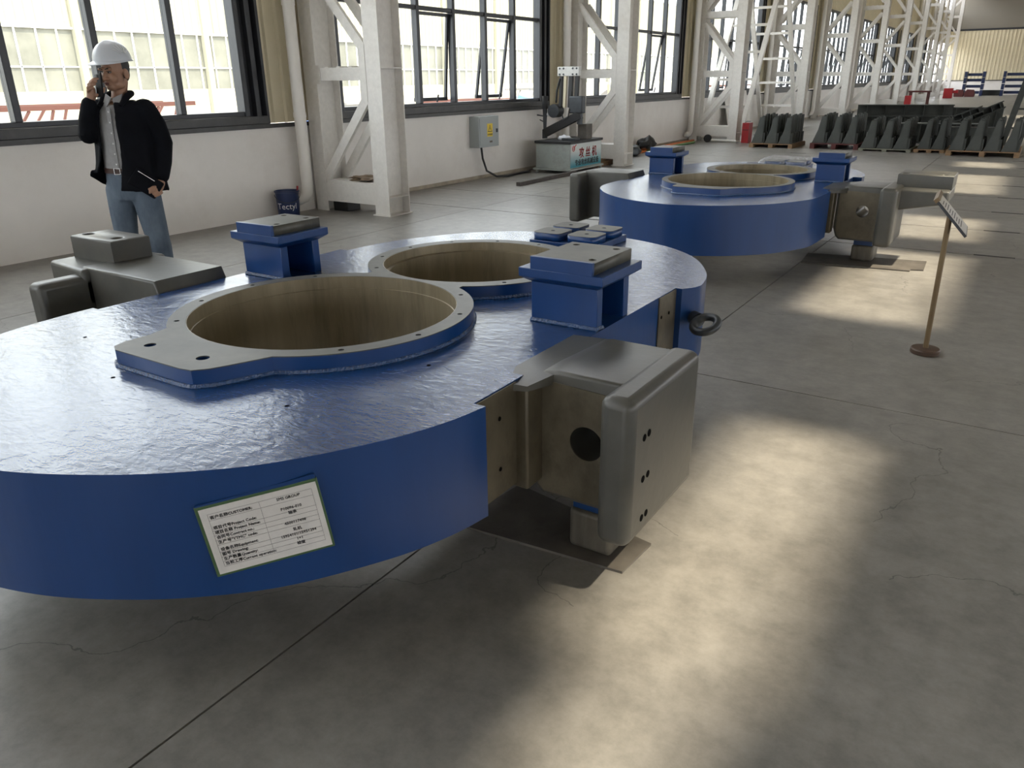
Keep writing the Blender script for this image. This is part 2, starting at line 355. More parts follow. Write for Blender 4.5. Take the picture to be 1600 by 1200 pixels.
for k in range(-1, 10):
    if k in (0, 1): continue
    c = copy_tree(win, None, (0, 8.14 + BAY * (k - 1), 0)); c.name = 'window_%d' % (k + 1 if k > 0 else 12)

# far end wall
fw = MB().box(WX - 0.2, XR, YF, YF + 0.2, -0.1, 1.15).build('wall_far', 'wall'); tag(fw, kind='structure')
mb = MB(); ribbed(mb, WX, XR, 1.15, 5.2, 0, 0.28, 0.04)
for i, v in enumerate(mb.v): mb.v[i] = (v[1], YF - v[0], v[2])
mb.build('cladding_panel', 'cladding', fw)
M['clad_up'] = mat('upper_cladding', (0.22, 0.20, 0.165), 0.6)
MB().box(WX, XR, YF - 0.01, YF + 0.15, 5.35, ZC).build('upper_cladding', 'clad_up', fw)
MB().box(WX, XR, YF - 0.06, YF + 0.1, 5.2, 5.35).build('girt', 'frame', fw)
MB().box(WX, XR, YF - 0.05, YF + 0.1, 1.12, 1.18).build('flashing', 'frame', fw)
# near end wall; unseen gate opening added to let light in behind the camera
tag(MB().box(WX - 0.2, -2.6, YN - 0.2, YN, -0.1, ZC).box(1.0, XR, YN - 0.2, YN, -0.1, ZC).box(-2.6, 1.0, YN - 0.2, YN, 3.4, ZC).build('wall_near', 'wall'), kind='structure')
wr = MB().box(XR, XR + 0.2, YN, YF, -0.1, 1.2).box(XR, XR + 0.2, YN, YF, 3.4, ZC).build('wall_right', 'cladding'); tag(wr, kind='structure')
for k in range(-2, 12):
    yc = 7.5 + BAY * k
    if yc - 0.63 > YN and yc + 0.63 < YF: MB().box(XR, XR + 0.2, yc - 0.63, yc + 0.63, 1.2, 3.4).build('cladding_panel', 'cladding', wr)

# ------------------------------------------------------------------ yard outside
M['yard'] = mat('yard_concrete', (0.42, 0.40, 0.36), 0.8, var=0.1, vscale=0.4)
tag(MB().box(-90, WX - 0.3, -60, 140, -0.35, -0.1).box(WX - 0.3, 60, -60, YN - 0.2, -0.35, -0.1).box(XR + 0.2, 60, YN - 0.2, 140, -0.35, -0.1).build('ground', 'yard'), kind='structure')
M['ext_clad'] = mat('pale_cladding', (0.42, 0.40, 0.315), 0.5)
M['ext_glass'] = mat('dusty_glazing', (0.19, 0.19, 0.165), 0.35, var=0.25, vscale=0.5)
M['ext_white'] = mat('white_glazing_bar', (0.72, 0.72, 0.70), 0.5)
bld = empty('factory_building', (-38, 50, -0.1)); tag(bld, 'pale cream factory hall with a glazed band beyond the windows', 'building')
def ext(mb, name, m): mb.v = [(x + 38, y - 50, z + 0.1) for x, y, z in mb.v]; return mb.build(name, m, bld)
ext(ribbed(MB(), -10, 110, 4.06, 9.5, -38, 0.42, 0.10), 'cladding', 'ext_clad')
ext(MB().box(-38.2, -38, -10, 110, -0.1, 1.35), 'base_wall', 'ext_clad')
ext(MB().box(-38.2, -38.05, -10, 110, 1.35, 4.06), 'glazing', 'ext_glass')
ext(MB().box(-38.05, -37.93, -10, 110, 3.98, 4.08), 'drip_edge', 'ext_white')
ext(MB().box(-38.06, -37.97, -10, 110, 2.36, 2.42), 'transom', 'ext_white')
ext(MB().box(-40, -37.9, -10, 110, 9.5, 9.7), 'roof_edge', 'ext_white')
for k in range(130):
    y = -9.5 + k * 0.92
    ext(MB().box(-38.05, -37.97, y - 0.03, y + 0.03, 1.35, 4.0), 'mullion', 'ext_white')
for k in range(17): ext(MB().box(-38.05, -37.75, -6 + k * 6.9, -5.7 + k * 6.9, -0.1, 9.4), 'column', 'ext_clad')

# ------------------------------------------------------------------ the two blue machine bases
def machine(label, ax, dy, xs, zt, zb, out_r, out_l, bores, arm_r, arm_l, peds, pad, lug, near_detail):
    """ax = x of the long axis; outlines are (offset from axis, y) polylines from the near apex round to the far apex"""
    root = empty('machine_base', (ax, dy, 0)); tag(root, label, 'machine part', 'blue painted machine bases on the shop floor')
    def L(mb): mb.v = [(x - ax, y - dy, z) for x, y, z in mb.v]; return mb
    def LM(me): me.transform(Matrix.Translation((-ax, -dy, 0))); return me
    near = arc([(-x, y) for x, y in reversed(out_l['near'])] + out_r['near'][1:], 8)
    far = arc(out_r['far'] + [(-x, y) for x, y in reversed(out_l['far'][:-1])], 8)
    fr_, fl_ = out_r['flat'], -out_l['flat']
    poly = near + [(fr_, near[-1][1]), (fr_, far[0][1])] + far + [(fl_, far[-1][1]), (fl_, near[0][1])]
    poly = [(ax + x, y) for x, y in poly]
    holes = [circ(x, y, r + 0.004, 72) for (x, y, r, R) in bores]
    body = mk('base_plate', LM(plate_mesh('base_plate', poly, holes, zb, zt, 0)), 'blue_side', root, smooth=True, ang=20)
    body.data.materials.append(M['blue'])
    for p in body.data.polygons:
        if p.normal.z > 0.7: p.material_index = 1
    # one flange plate round both bores, widened into a lug at the near end, with a machined top face; a bored liner in each hole
    (x, y, r, R), (x2, y2, r2, R2) = bores
    h = 0.058
    bolts = []
    for (cx, cy, rr_, RR_, ox, oy, oR) in ((x, y, r, R, x2, y2, R2), (x2, y2, r2, R2, x, y, R)):
        for k in range(12 if near_detail else 0):
            t = 2 * pi * (k + 0.5) / 12 + 0.1
            px, py = cx + (rr_ + RR_) / 2 * cos(t), cy + (rr_ + RR_) / 2 * sin(t)
            if math.hypot(px - ox, py - oy) < oR + 0.01: continue
            if cy == y and abs(px - (lug[0] + lug[1]) / 2) < (lug[1] - lug[0]) / 2 and py < y - 0.3: continue
            bolts.append((px, py))
    lx0, lx1, ly, lc = lug
    dd = math.hypot(x2 - x, y2 - y); a1 = math.acos((R * R + dd * dd - R2 * R2) / (2 * R * dd)); a2 = math.acos((R2 * R2 + dd * dd - R * R) / (2 * R2 * dd))
    base = math.atan2(y2 - y, x2 - x)
    aL = math.acos((lx0 - 0.02 - x) / R); aR = math.acos(min(1, (lx1 + 0.07 - x) / R))
    def arcpts(cx, cy, RR_, s_, e_, n): return [(cx + RR_ * cos(s_ + (e_ - s_) * k / n), cy + RR_ * sin(s_ + (e_ - s_) * k / n)) for k in range(n + 1)]
    fl = 0.055
    outer = arcpts(x, y, R, -aR, base - a1 - fl, 30) + arcpts(x2, y2, R2, base - pi + a2 + fl, base + pi - a2 - fl, 60) + arcpts(x, y, R, base + a1 + fl, 2 * pi - aL, 30)
    outer += [(lx0 + 0.0, ly + 0.16), (lx0 - 0.005, ly + 0.07), (lx0 + 0.012, ly + 0.02), (lx0 + 0.05, ly), (lx1 - 0.10, ly), (lx1 - 0.05, ly + 0.008), (lx1 - 0.012, ly + 0.05), (lx1 + 0.012, ly + 0.10)]
    hs = [circ(x, y, r + 0.003, 72), circ(x2, y2, r2 + 0.003, 72)] + [circ(px, py, 0.011, 10) for px, py in bolts]
    if near_detail: hs += [circ(lx0 + 0.11, ly + 0.095, 0.021, 16), circ(lx1 - 0.12, ly + 0.105, 0.023, 16)]
    ring = mk('flange_plate', LM(plate_mesh('flange_plate', outer, hs, zt - 0.002, zt + h, 0)), 'blue_side', root, smooth=True, ang=35)
    mk('machined_face', LM(plate_mesh('machined_face', outer, hs, zt + h, zt + h + 0.004, 0)), 'face_steel', ring, smooth=True, ang=35)
    if near_detail:
        for px, py in bolts: L(MB().tube([(px, py, zt + h - 0.006), (px, py, zt + h - 0.001)], 0.0105, 8)).build('set_screw', 'bolt', ring)
    wp = [(px, py, zt + 0.002) for px, py in outer]
    L(MB().tube(wp + [wp[0]], 0.011, 6)).build('weld_bead', 'weld', root, smooth=True)
    for i, (x, y, r, R) in enumerate(bores):
        prof = [(r + 0.002, zb + 0.005), (r - 0.004, zb + 0.005), (r - 0.004, zt + h - 0.055), (r + 0.0, zt + h - 0.053), (r + 0.0, zt + h + 0.003), (r + 0.002, zt + h + 0.003)] if i == 0 else \
               [(r + 0.002, zb + 0.005), (r - 0.026, zb + 0.005), (r - 0.026, zt + h - 0.045), (r - 0.004, zt + h - 0.042), (r - 0.002, zt + h + 0.003), (r + 0.002, zt + h + 0.003)]
        L(MB().lathe([(a, b) for a, b in prof], 72, (x, y, 0), closed=True)).build('bore_liner', 'bore_steel', root, smooth=True, ang=30)
    # pedestals: two upright plates, a cap with overhang and a machined top plate
    for (x0, x1, y0, y1) in peds:
        zl, zc, zp = zt + 0.175, zt + 0.225, zt + 0.272
        pd = L(MB().box(x0, x1, y0, y0 + 0.045, zt - 0.002, zl).box(x0 + 0.0, x1, y1 - 0.045, y1, zt - 0.002, zl)
               .box((x0 + x1) / 2 - 0.09, (x0 + x1) / 2 - 0.06, y0 + 0.045, y1 - 0.045, zt - 0.002, zl)).build('pedestal', 'blue_side', root, bevel=0.003)
        o = 0.038; c0, c1, d0, d1 = x0 - o, x1 + o, y0 - o, y1 + o
        L(MB().add([(x0, y0, zl - 0.012), (x1, y0, zl - 0.012), (x1, y1, zl - 0.012), (x0, y1, zl - 0.012), (c0, d0, zl + 0.014), (c1, d0, zl + 0.014), (c1, d1, zl + 0.014), (c0, d1, zl + 0.014), (c0, d0, zc), (c1, d0, zc), (c1, d1, zc), (c0, d1, zc)],
                   [(3, 2, 1, 0), (0, 1, 5, 4), (1, 2, 6, 5), (2, 3, 7, 6), (3, 0, 4, 7), (4, 5, 9, 8), (5, 6, 10, 9), (6, 7, 11, 10), (7, 4, 8, 11), (8, 9, 10, 11)])).build('cap', 'blue_side', pd, bevel=0.003)
        L(MB().box(c0 + 0.055, c1 - 0.045, d0, d0 + 0.018, zc - 0.002, zp + 0.003)).build('stop_strip', 'blue_side', pd, bevel=0.002)
        tp = mk('top_plate', LM(plate_mesh('top_plate', [(c0 + 0.055, d0 + 0.0185), (c1 - 0.045, d0 + 0.0185), (c1 - 0.045, d1 - 0.012), (c0 + 0.055, d1 - 0.012)], [circ(c0 + 0.10, d1 - 0.06, 0.016, 12), circ(c1 - 0.09, d1 - 0.06, 0.016, 12), circ(c1 - 0.08, d0 + 0.07, 0.016, 12)], zc - 0.002, zp, 0)), 'face_steel', pd)
        wp = [(x0, y0, zt + .004), (x1, y0, zt + .004), (x1, y0 + 0.045, zt + .004)]
        L(MB().tube(wp, 0.012, 6)).build('weld_bead', 'weld', pd)
    # arms
    def arm(side, a):
        sx = side
        X = lambda d: ax + sx * d
        def bx(mb, d0, d1, *r): return mb.box(min(X(d0), X(d1)), max(X(d0), X(d1)), *r)
        y0, y1, zb_, zt_ = a['y0'], a['y1'], a['zb'], a['zt']
        d0, d1 = a['d0'], a['d1']
        prof = [(X(d0), zt_ - 0.055), (X(d0 + 0.05), zt_ - 0.012), (X(d0 + 0.11), zt_), (X(d1), zt_), (X(d1), zb_), (X(d0 + 0.05), zb_), (X(d0 + 0.02), zb_ + 0.03), (X(d0 - 0.006), zb_ + 0.10)]
        if a.get('plain'): prof = [(X(d0 + 0.03), zt_), (X(d1), zt_), (X(d1), zb_), (X(d0), zb_), (X(d0 - 0.012), zt_ - 0.10)]
        me = plate_mesh('arm', prof, [circ(X(a['hx']), a['hz'], a['hr'], 28)], y0, y1, 0.014, 3)
        rot_mesh(me, ROT_XZ); flipfix(me)
        ar = mk('arm', LM(me), 'grey_cast', root, smooth=True, ang=50)
        # raw machined near face, with the same bore
        pf = [(X(d0 + 0.02), zt_ - 0.065), (X(d0 + 0.08), zt_ - 0.04), (X(d1 - 0.01), zt_ - 0.05), (X(d1 - 0.01), zb_ + 0.018), (X(d0 + 0.06), zb_ + 0.018), (X(d0 + 0.035), zb_ + 0.04), (X(d0 + 0.02), zb_ + 0.10)]
        me = plate_mesh('machined_face', pf, [circ(X(a['hx']), a['hz'], a['hr'] - 0.002, 28)], y0 - 0.004, y0 + 0.001, 0); rot_mesh(me, ROT_XZ); flipfix(me)
        if a.get('raw', True): mk('machined_face', LM(me), 'brown_steel', ar)
        # end slab
        e0, e1, s0, s1, b0, b1 = a['slab']
        sl_ = L(bx(MB(), e0, e1, s0, s1, b0, b1)).build('end_slab', 'grey_cast', ar, bevel=0.035, seg=5)
        for (hy, hz) in a.get('holes', []):
            L(MB().tube([(X(e1) - sx * 0.02, hy, hz), (X(e1) + sx * 0.0012, hy, hz)], 0.0125, 14)).build('bolt_hole_disc', 'hole_shade', ar)  # solid dark disc, the shade of a bolt hole put into its colour
        # machined notch between the disc and the arm: near and far strips, and the web
        f0 = a['flat']
        for (n0, n1) in a['strips']:
            st = L(bx(MB(), f0 - 0.03, f0 + 0.006, n0, n1, zb + 0.003, zt - 0.004)).build('machined_strip', 'brown_steel', root)
            for hz in (zb + 0.10, zt - 0.10):
                for hy in (n0 + 0.03, n0 + 0.12):
                    if hy < n1: L(MB().tube([(X(f0), hy, hz), (X(f0 + 0.0075), hy, hz)], 0.008, 8)).build('screw_hole_disc', 'hole_shade', st)  # black disc painted as the shadowed inside of a screw hole
        w0, w1 = a['web']
        L(bx(MB(), f0 - 0.02, f0 + 0.05, w0, w1, zb_ + 0.06, zt - 0.01)).build('web', 'brown_steel', ar, bevel=0.008)
        # painted weld ramp that runs from the disc top on to the arm
        r0, r1 = X(f0 - 0.11), X(d0 + 0.10)
        if not a.get('plain'): L(MB().add([(r0, w0 + 0.02, zt - 0.004), (r0, y1 + 0.02, zt - 0.004), (r1, y1 - 0.01, zt_ - 0.004), (r1, y0 + 0.015, zt_ - 0.012), (r0, w0 + 0.02, zt - 0.03), (r0, y1 + 0.02, zt - 0.03), (r1, y1 - 0.01, zt - 0.03), (r1, y0 + 0.015, zt - 0.03),
                    (X(f0 - 0.05), w0 - 0.04, zt + 0.001), (X(f0 - 0.05), w0 - 0.04, zt - 0.03), (X(f0 + 0.05), w0, zt - 0.012), (X(f0 + 0.05), w0, zt - 0.03)],
                   [(0, 1, 2, 3), (0, 3, 10, 8), (4, 5, 1, 0), (5, 6, 2, 1), (6, 7, 3, 2), (7, 11, 10, 3), (11, 9, 8, 10), (9, 4, 0, 8), (5, 4, 7, 6), (4, 9, 11, 7)])).build('weld_ramp', 'grey_cast', ar, smooth=True, ang=60)
        if 'ext' in a:
            e = a['ext']
            # sloping shelf that carries a raised lug with two bolt holes
            L(MB().add([(X(e['a0']), e['y0'], zt_ - 0.20), (X(e['a1']), e['y0'] + 0.06, zt_ - 0.12), (X(e['a1']), e['y1'], zt_ - 0.12), (X(e['a0']), e['y1'], zt_ - 0.20),
                        (X(e['a0']), e['y0'], zt_ - 0.004), (X(e['a1']), e['y0'] + 0.06, zt_ - 0.01), (X(e['a1']), e['y1'], zt_ - 0.01), (X(e['a0']), e['y1'], zt_ - 0.004)],
                       [(3, 2, 1, 0), (4, 5, 6, 7), (0, 1, 5, 4), (1, 2, 6, 5), (2, 3, 7, 6), (3, 0, 4, 7)])).build('shelf', 'grey_cast', ar, bevel=0.02, seg=4)
            xx0, xx1 = sorted((X(e['b0']), X(e['b1'])))
            hs = [circ(xx0 + 0.055, e['c0'] + 0.075, 0.026, 20), circ(xx1 - 0.075, e['c0'] + 0.085, 0.026, 20)]
            me = plate_mesh('raised_lug', [(xx0, e['c0']), (xx1, e['c0']), (xx1, e['c1']), (xx0, e['c1'])], hs, zt_ - 0.02, e['zt'], 0.012, 3)
            mk('raised_lug', LM(me), 'grey_cast', ar, smooth=True, ang=50)
        return ar
    arm(1, arm_r); arm(-1, arm_l)
    if pad:
        x0, x1, y0, y1 = pad
        pd = L(MB().box(x0, x1, y0, y1, zt - 0.002, zt + 0.035)).build('valve_pad', 'blue_side', root, bevel=0.004)
        xm, ym = (x0 + x1) / 2, (y0 + y1) / 2; g = 0.022; i_ = 0.012
        for (a, b, c, e) in ((x0 + i_, xm - g, y0 + i_, ym - g), (xm + g, x1 - i_, y0 + i_, ym - g), (x0 + i_, xm - g, ym + g, y1 - i_), (xm + g, x1 - i_, ym + g, y1 - i_)):
            q = 0.03
            oc = [(a + q, c), (b - q, c), (b - q * 0.3, c + q * 0.3), (b, c + q), (b, e - q), (b - q * 0.3, e - q * 0.3), (b - q, e), (a + q, e), (a + q * 0.3, e - q * 0.3), (a, e - q), (a, c + q), (a + q * 0.3, c + q * 0.3)]
            qd = mk('quarter_pad', LM(plate_mesh('quarter_pad', oc, [circ((a + b) / 2, (c + e) / 2, 0.014, 12)], zt + 0.035, zt + 0.078, 0)), 'blue_side', pd)
            qf = mk('machined_face', LM(plate_mesh('machined_face', oc, [circ((a + b) / 2, (c + e) / 2, 0.014, 12)], zt + 0.078, zt + 0.081, 0)), 'face_steel', pd)
    return root, L

# near machine
Z1, B1 = 0.68, 0.297
m1, L1 = machine('large glossy blue machine base nearest the camera, with a paper tag on its rim', -2.31, 2.5, 1, Z1, B1,
    dict(near=[(0, 0.70), (0.24, 0.757), (0.46, 0.867), (0.643, 0.997), (0.81, 1.165), (0.962, 1.413), (1.035, 1.60), (1.066, 1.755)], flat=1.022, far=[(1.055, 3.39), (1.098, 3.46), (1.10, 3.55), (1.04, 3.76), (0.875, 4.05), (0.66, 4.25), (0.40, 4.37), (0.11, 4.437), (0, 4.44)]),
    dict(near=[(0, 0.70), (0.24, 0.735), (0.50, 0.82), (0.74, 0.98), (0.92, 1.20), (1.01, 1.36), (1.048, 1.60), (1.055, 1.755)], flat=1.015, far=[(0.96, 3.25), (0.94, 3.45), (0.87, 3.71), (0.69, 4.03), (0.46, 4.24), (0.30, 4.31), (0.14, 4.40), (0, 4.44)]),
    [(-2.31, 2.145, 0.535, 0.606), (-2.30, 3.185, 0.468, 0.545)],
    dict(y0=2.085, y1=2.50, zb=0.222, zt=0.70, d0=1.02, d1=1.38, hx=1.243, hz=0.462, hr=0.064, slab=(1.345, 1.462, 1.955, 2.535, 0.185, 0.704), flat=1.022, strips=[(1.765, 1.985), (3.19, 3.39)], web=(1.985, 2.10),
         holes=[(2.053, 0.553), (2.089, 0.556), (2.059, 0.404), (2.097, 0.406), (2.065, 0.257), (2.101, 0.258)]),
    dict(plain=True, y0=2.06, y1=2.45, zb=0.222, zt=0.735, d0=1.02, d1=1.66, hx=1.25, hz=0.462, hr=0.064, slab=(1.60, 1.72, 1.80, 2.44, 0.185, 0.70), flat=1.015, strips=[(1.765, 1.985)], web=(1.985, 2.08), raw=False, holes=[],
         ext=dict(a0=1.60, a1=2.02, y0=2.02, y1=2.50, b0=1.60, b1=1.98, c0=2.20, c1=2.42, zt=0.845)),
    [(-1.60, -1.30, 2.60, 2.885), (-3.30, -3.02, 2.545, 2.80)], (-2.42, -1.985, 3.91, 4.34), (-2.60, -2.09, 1.375, 0.05), True)
for (px, py) in ((-2.46, 1.30), (-1.765, 1.44), (-2.98, 1.50), (-1.62, 1.95)):
    L1(MB().tube([(px, py, Z1 - 0.01), (px, py, Z1 + 0.0008)], 0.0075, 10)).build('tapped_hole_disc', 'hole_shade', m1)  # flat dark disc in place of a hole, its shade painted
# eye bolt on the far right of the rim
eb = L1(MB().tube([(-1.20, 3.425, 0.54), (-1.165, 3.395, 0.54)], 0.034, 16)).build('eye_bolt', 'steel_dark', m1, smooth=True)
L1(MB().ring((0, 0, 0), 0.056, 0.019, 'z', 36, 12).xf(Matrix.Translation((-1.115, 3.345, 0.54)) @ Matrix.Rotation(rad(24), 4, Vector((0.77, -0.64, 0))) @ Matrix.Rotation(rad(10), 4, Vector((0.64, 0.77, 0))))).build('eye_ring', 'steel_dark', eb, smooth=True)

# far machine
AX2 = -2.42; Z2, B2 = 0.655, 0.25; k2 = 0.945; dy2 = 5.28
nr = [(x * k2, y + dy2) for x, y in [(0, 0.70), (0.24, 0.745), (0.46, 0.84), (0.643, 0.97), (0.81, 1.14), (0.962, 1.40), (1.035, 1.64), (1.05, 2.10)]]
nl = [(x * k2, y + dy2) for x, y in [(0, 0.70), (0.24, 0.745), (0.46, 0.84), (0.643, 0.97), (0.81, 1.14), (0.962, 1.36), (1.04, 1.60), (1.055, 2.0)]]
fr = [(x * k2, y + dy2) for x, y in [(1.10, 3.30), (1.09, 3.50), (1.02, 3.76), (0.875, 4.05), (0.66, 4.25), (0.40, 4.37), (0.11, 4.437), (0, 4.44)]]
m2, L2 = machine('second blue machine base farther down the hall, beside the sign stand', AX2, 7.7, 1, Z2, B2,
    dict(near=nr, flat=0.955, far=fr), dict(near=nl, flat=0.955, far=fr),
    [(-2.34, 7.30, 0.545, 0.60), (-2.33, 8.34, 0.465, 0.545)],
    dict(y0=7.58, y1=8.02, zb=0.205, zt=0.685, d0=1.02, d1=1.40, hx=1.245, hz=0.47, hr=0.055, slab=(1.385, 1.53, 7.42, 8.02, 0.195, 0.70), flat=0.955, strips=[(7.40, 7.50)], web=(7.50, 7.62), holes=[],
         ext=dict(a0=1.45, a1=1.90, y0=7.60, y1=8.20, b0=1.46, b1=1.90, c0=7.80, c1=8.20, zt=0.79)),
    dict(plain=True, y0=7.46, y1=7.86, zb=0.23, zt=0.70, d0=0.98, d1=1.50, hx=1.14, hz=0.455, hr=0.062, slab=(1.47, 1.60, 7.28, 7.86, 0.19, 0.69), flat=0.955, strips=[], web=(7.42, 7.5), raw=False, holes=[]),
    [(-1.715, -1.455, 8.03, 8.31), (-3.40, -3.13, 7.93, 8.22)], (-2.5, -2.05, 8.98, 9.4), (-2.62, -2.12, 6.60, 0.05), False)

# support blocks, shims and floor plates under the arms
M['block'] = mat('oily_steel_block', (0.075, 0.067, 0.053), 0.45, metal=0.2, col2=(0.17, 0.155, 0.125), vscale=4, stretch=(2, 2, 0.4), grime=(0.04, 0.03, 0.02), gscale=3, gamt=0.6)
M['plate'] = mat('old_floor_plate', (0.065, 0.058, 0.05), 0.6, metal=0.1, col2=(0.15, 0.135, 0.115), vscale=3, grime=(0.03, 0.025, 0.02), gscale=2.5, gamt=0.7)
def support(x0, x1, y0, y1, z, label):
    r = empty('support_block', ((x0 + x1) / 2, (y0 + y1) / 2, 0.01)); tag(r, label, 'support block', 'steel blocks under the machine arms')
    w, d = (x1 - x0) / 2, (y1 - y0) / 2
    MB().box(-w, w, -d, d, 0, z - 0.062).build('block', 'block', r, bevel=0.02, seg=4)
    MB().box(-w + 0.012, w - 0.02, -d + 0.01, d - 0.01, z - 0.062, z - 0.012).build('blue_shim', 'blue_side', r, bevel=0.003)
    return r
support(-1.155, -0.985, 2.13, 2.40, 0.222, 'oily steel block with blue shim under the nearest grey arm')
support(-1.235, -1.045, 7.66, 7.92, 0.205, 'pale steel block with blue shim under the far arm by the sign stand')
support(-3.62, -3.45, 2.13, 2.36, 0.222, 'steel block hidden under the left grey arm of the nearest base')
support(-3.80, -3.62, 7.55, 7.80, 0.23, 'dark steel block under the left grey arm of the farther base')
o = MB().prism([(-1.60, 2.03), (-0.915, 2.085), (-0.90, 2.30), (-1.55, 2.42)], 0.0, 0.01).build('floor_plate', 'plate'); tag(o, 'thin dark steel plate on the floor under the nearest support block', 'plate')
o = MB().prism([(-1.60, 7.36), (-0.70, 7.46), (-0.70, 7.52), (-0.60, 7.55), (-0.62, 7.95), (-1.64, 7.80)], 0.0, 0.01).build('floor_plate', 'plate'); tag(o, 'thin brown steel plate with stepped edge under the farther support block', 'plate')
o = MB().prism([(-3.75, 2.0), (-3.3, 2.0), (-3.3, 2.5), (-3.75, 2.5)], 0.0, 0.01).build('floor_plate', 'plate'); tag(o, 'thin steel plate under the left arm of the nearest base', 'plate')
o = MB().prism([(-3.95, 7.4), (-3.5, 7.4), (-3.5, 7.95), (-3.95, 7.95)], 0.0, 0.01).build('floor_plate', 'plate'); tag(o, 'thin steel plate under the left arm of the farther base', 'plate')

# paper tag in a green holder, leaning on the near rim
M['green'] = mat('green_plastic', (0.055, 0.105, 0.045), 0.4)
M['paper'] = mat('creased_paper', (0.62, 0.60, 0.57), 0.35, var=0.10, vscale=6, bump=0.35, bscale=9, coat=0.3, grime=(0.42, 0.42, 0.42), gscale=7, gamt=0.5)
M['ink'] = mat('black_ink', (0.03, 0.03, 0.035), 0.6)
A = Vector((-1.6407, 1.0078, 0.5832)); Bc = Vector((-1.4348, 1.2403, 0.6191)); Cc = Vector((-1.4181, 1.2592, 0.4042)); Dc = Vector((-1.6312, 1.0186, 0.3568))
ctr = (A + Bc + Cc + Dc) / 4; ex = ((Bc - A) + (Cc - Dc)).normalized(); en = Vector((0.7487, -0.6629, 0)); ey = en.cross(ex).normalized(); en = ex.cross(ey).normalized()
tagm = Matrix(((ex.x, ey.x, en.x, ctr.x), (ex.y, ey.y, en.y, ctr.y), (ex.z, ey.z, en.z, ctr.z), (0, 0, 0, 1)))
tg = empty('job_card'); tg.matrix_world = tagm; tag(tg, 'white printed job card in a green holder on the blue rim', 'card')
w, h = 0.159, 0.110
MB().box(-w, w, -h, h, -0.004, 0.004).build('holder', 'green', tg, bevel=0.002)
MB().box(-w + 0.009, w - 0.006, -h + 0.008, h - 0.009, 0.004, 0.0052).build('paper', 'paper', tg)
MB().box(-w + 0.004, w - 0.004, -0.0, 0.012, -0.0035, 0.0035).add([], []).xf(Matrix.Translation((0, h - 0.004, 0)) @ Matrix.Rotation(0.03, 4, 'Z')).build('backing', 'blue_side', tg)
rows = [('客户名称CUSTOMER:', 'SMS GROUP', 0.068), ('项目代号Project Code:', 'P10096-010', 0.036), ('项目名称 Project Name:', '轴承', 0.021), ('合同号Contract no.:', '', 0.006), ('生产号"YTMC" code:', '4500117490', -0.009), ('设备名称Equipment:', '轧机', -0.032), ('图号 Drawing:', '15954101/15951294', -0.047), ('生产数量Quantity:', '1+1', -0.062), ('当前工序Current operation:', '检查', -0.077)]
items = []
for a_, b_, y_ in rows:
    items.append((a_, -0.128, y_, 0.0115, 'LEFT', 0.0005))
    if b_: items.append((b_, 0.075, y_ + 0.004, 0.0115, 'CENTER', 0.0005))
lettering('print', items, 'ink', tg, Matrix.Translation((0, 0, 0.0058)))
mb = MB()
for a_, b_, y_ in rows: mb.box(-0.132, 0.138, y_ - 0.0045, y_ - 0.0041, 0.0052, 0.0056)
mb.box(-0.132, 0.138, 0.083, 0.0834, 0.0052, 0.0056)
for x_ in (-0.132, 0.0, 0.138): mb.box(x_, x_ + 0.0005, -0.0815, 0.083, 0.0052, 0.0056)
mb.build('ruled_lines', 'ink', tg)

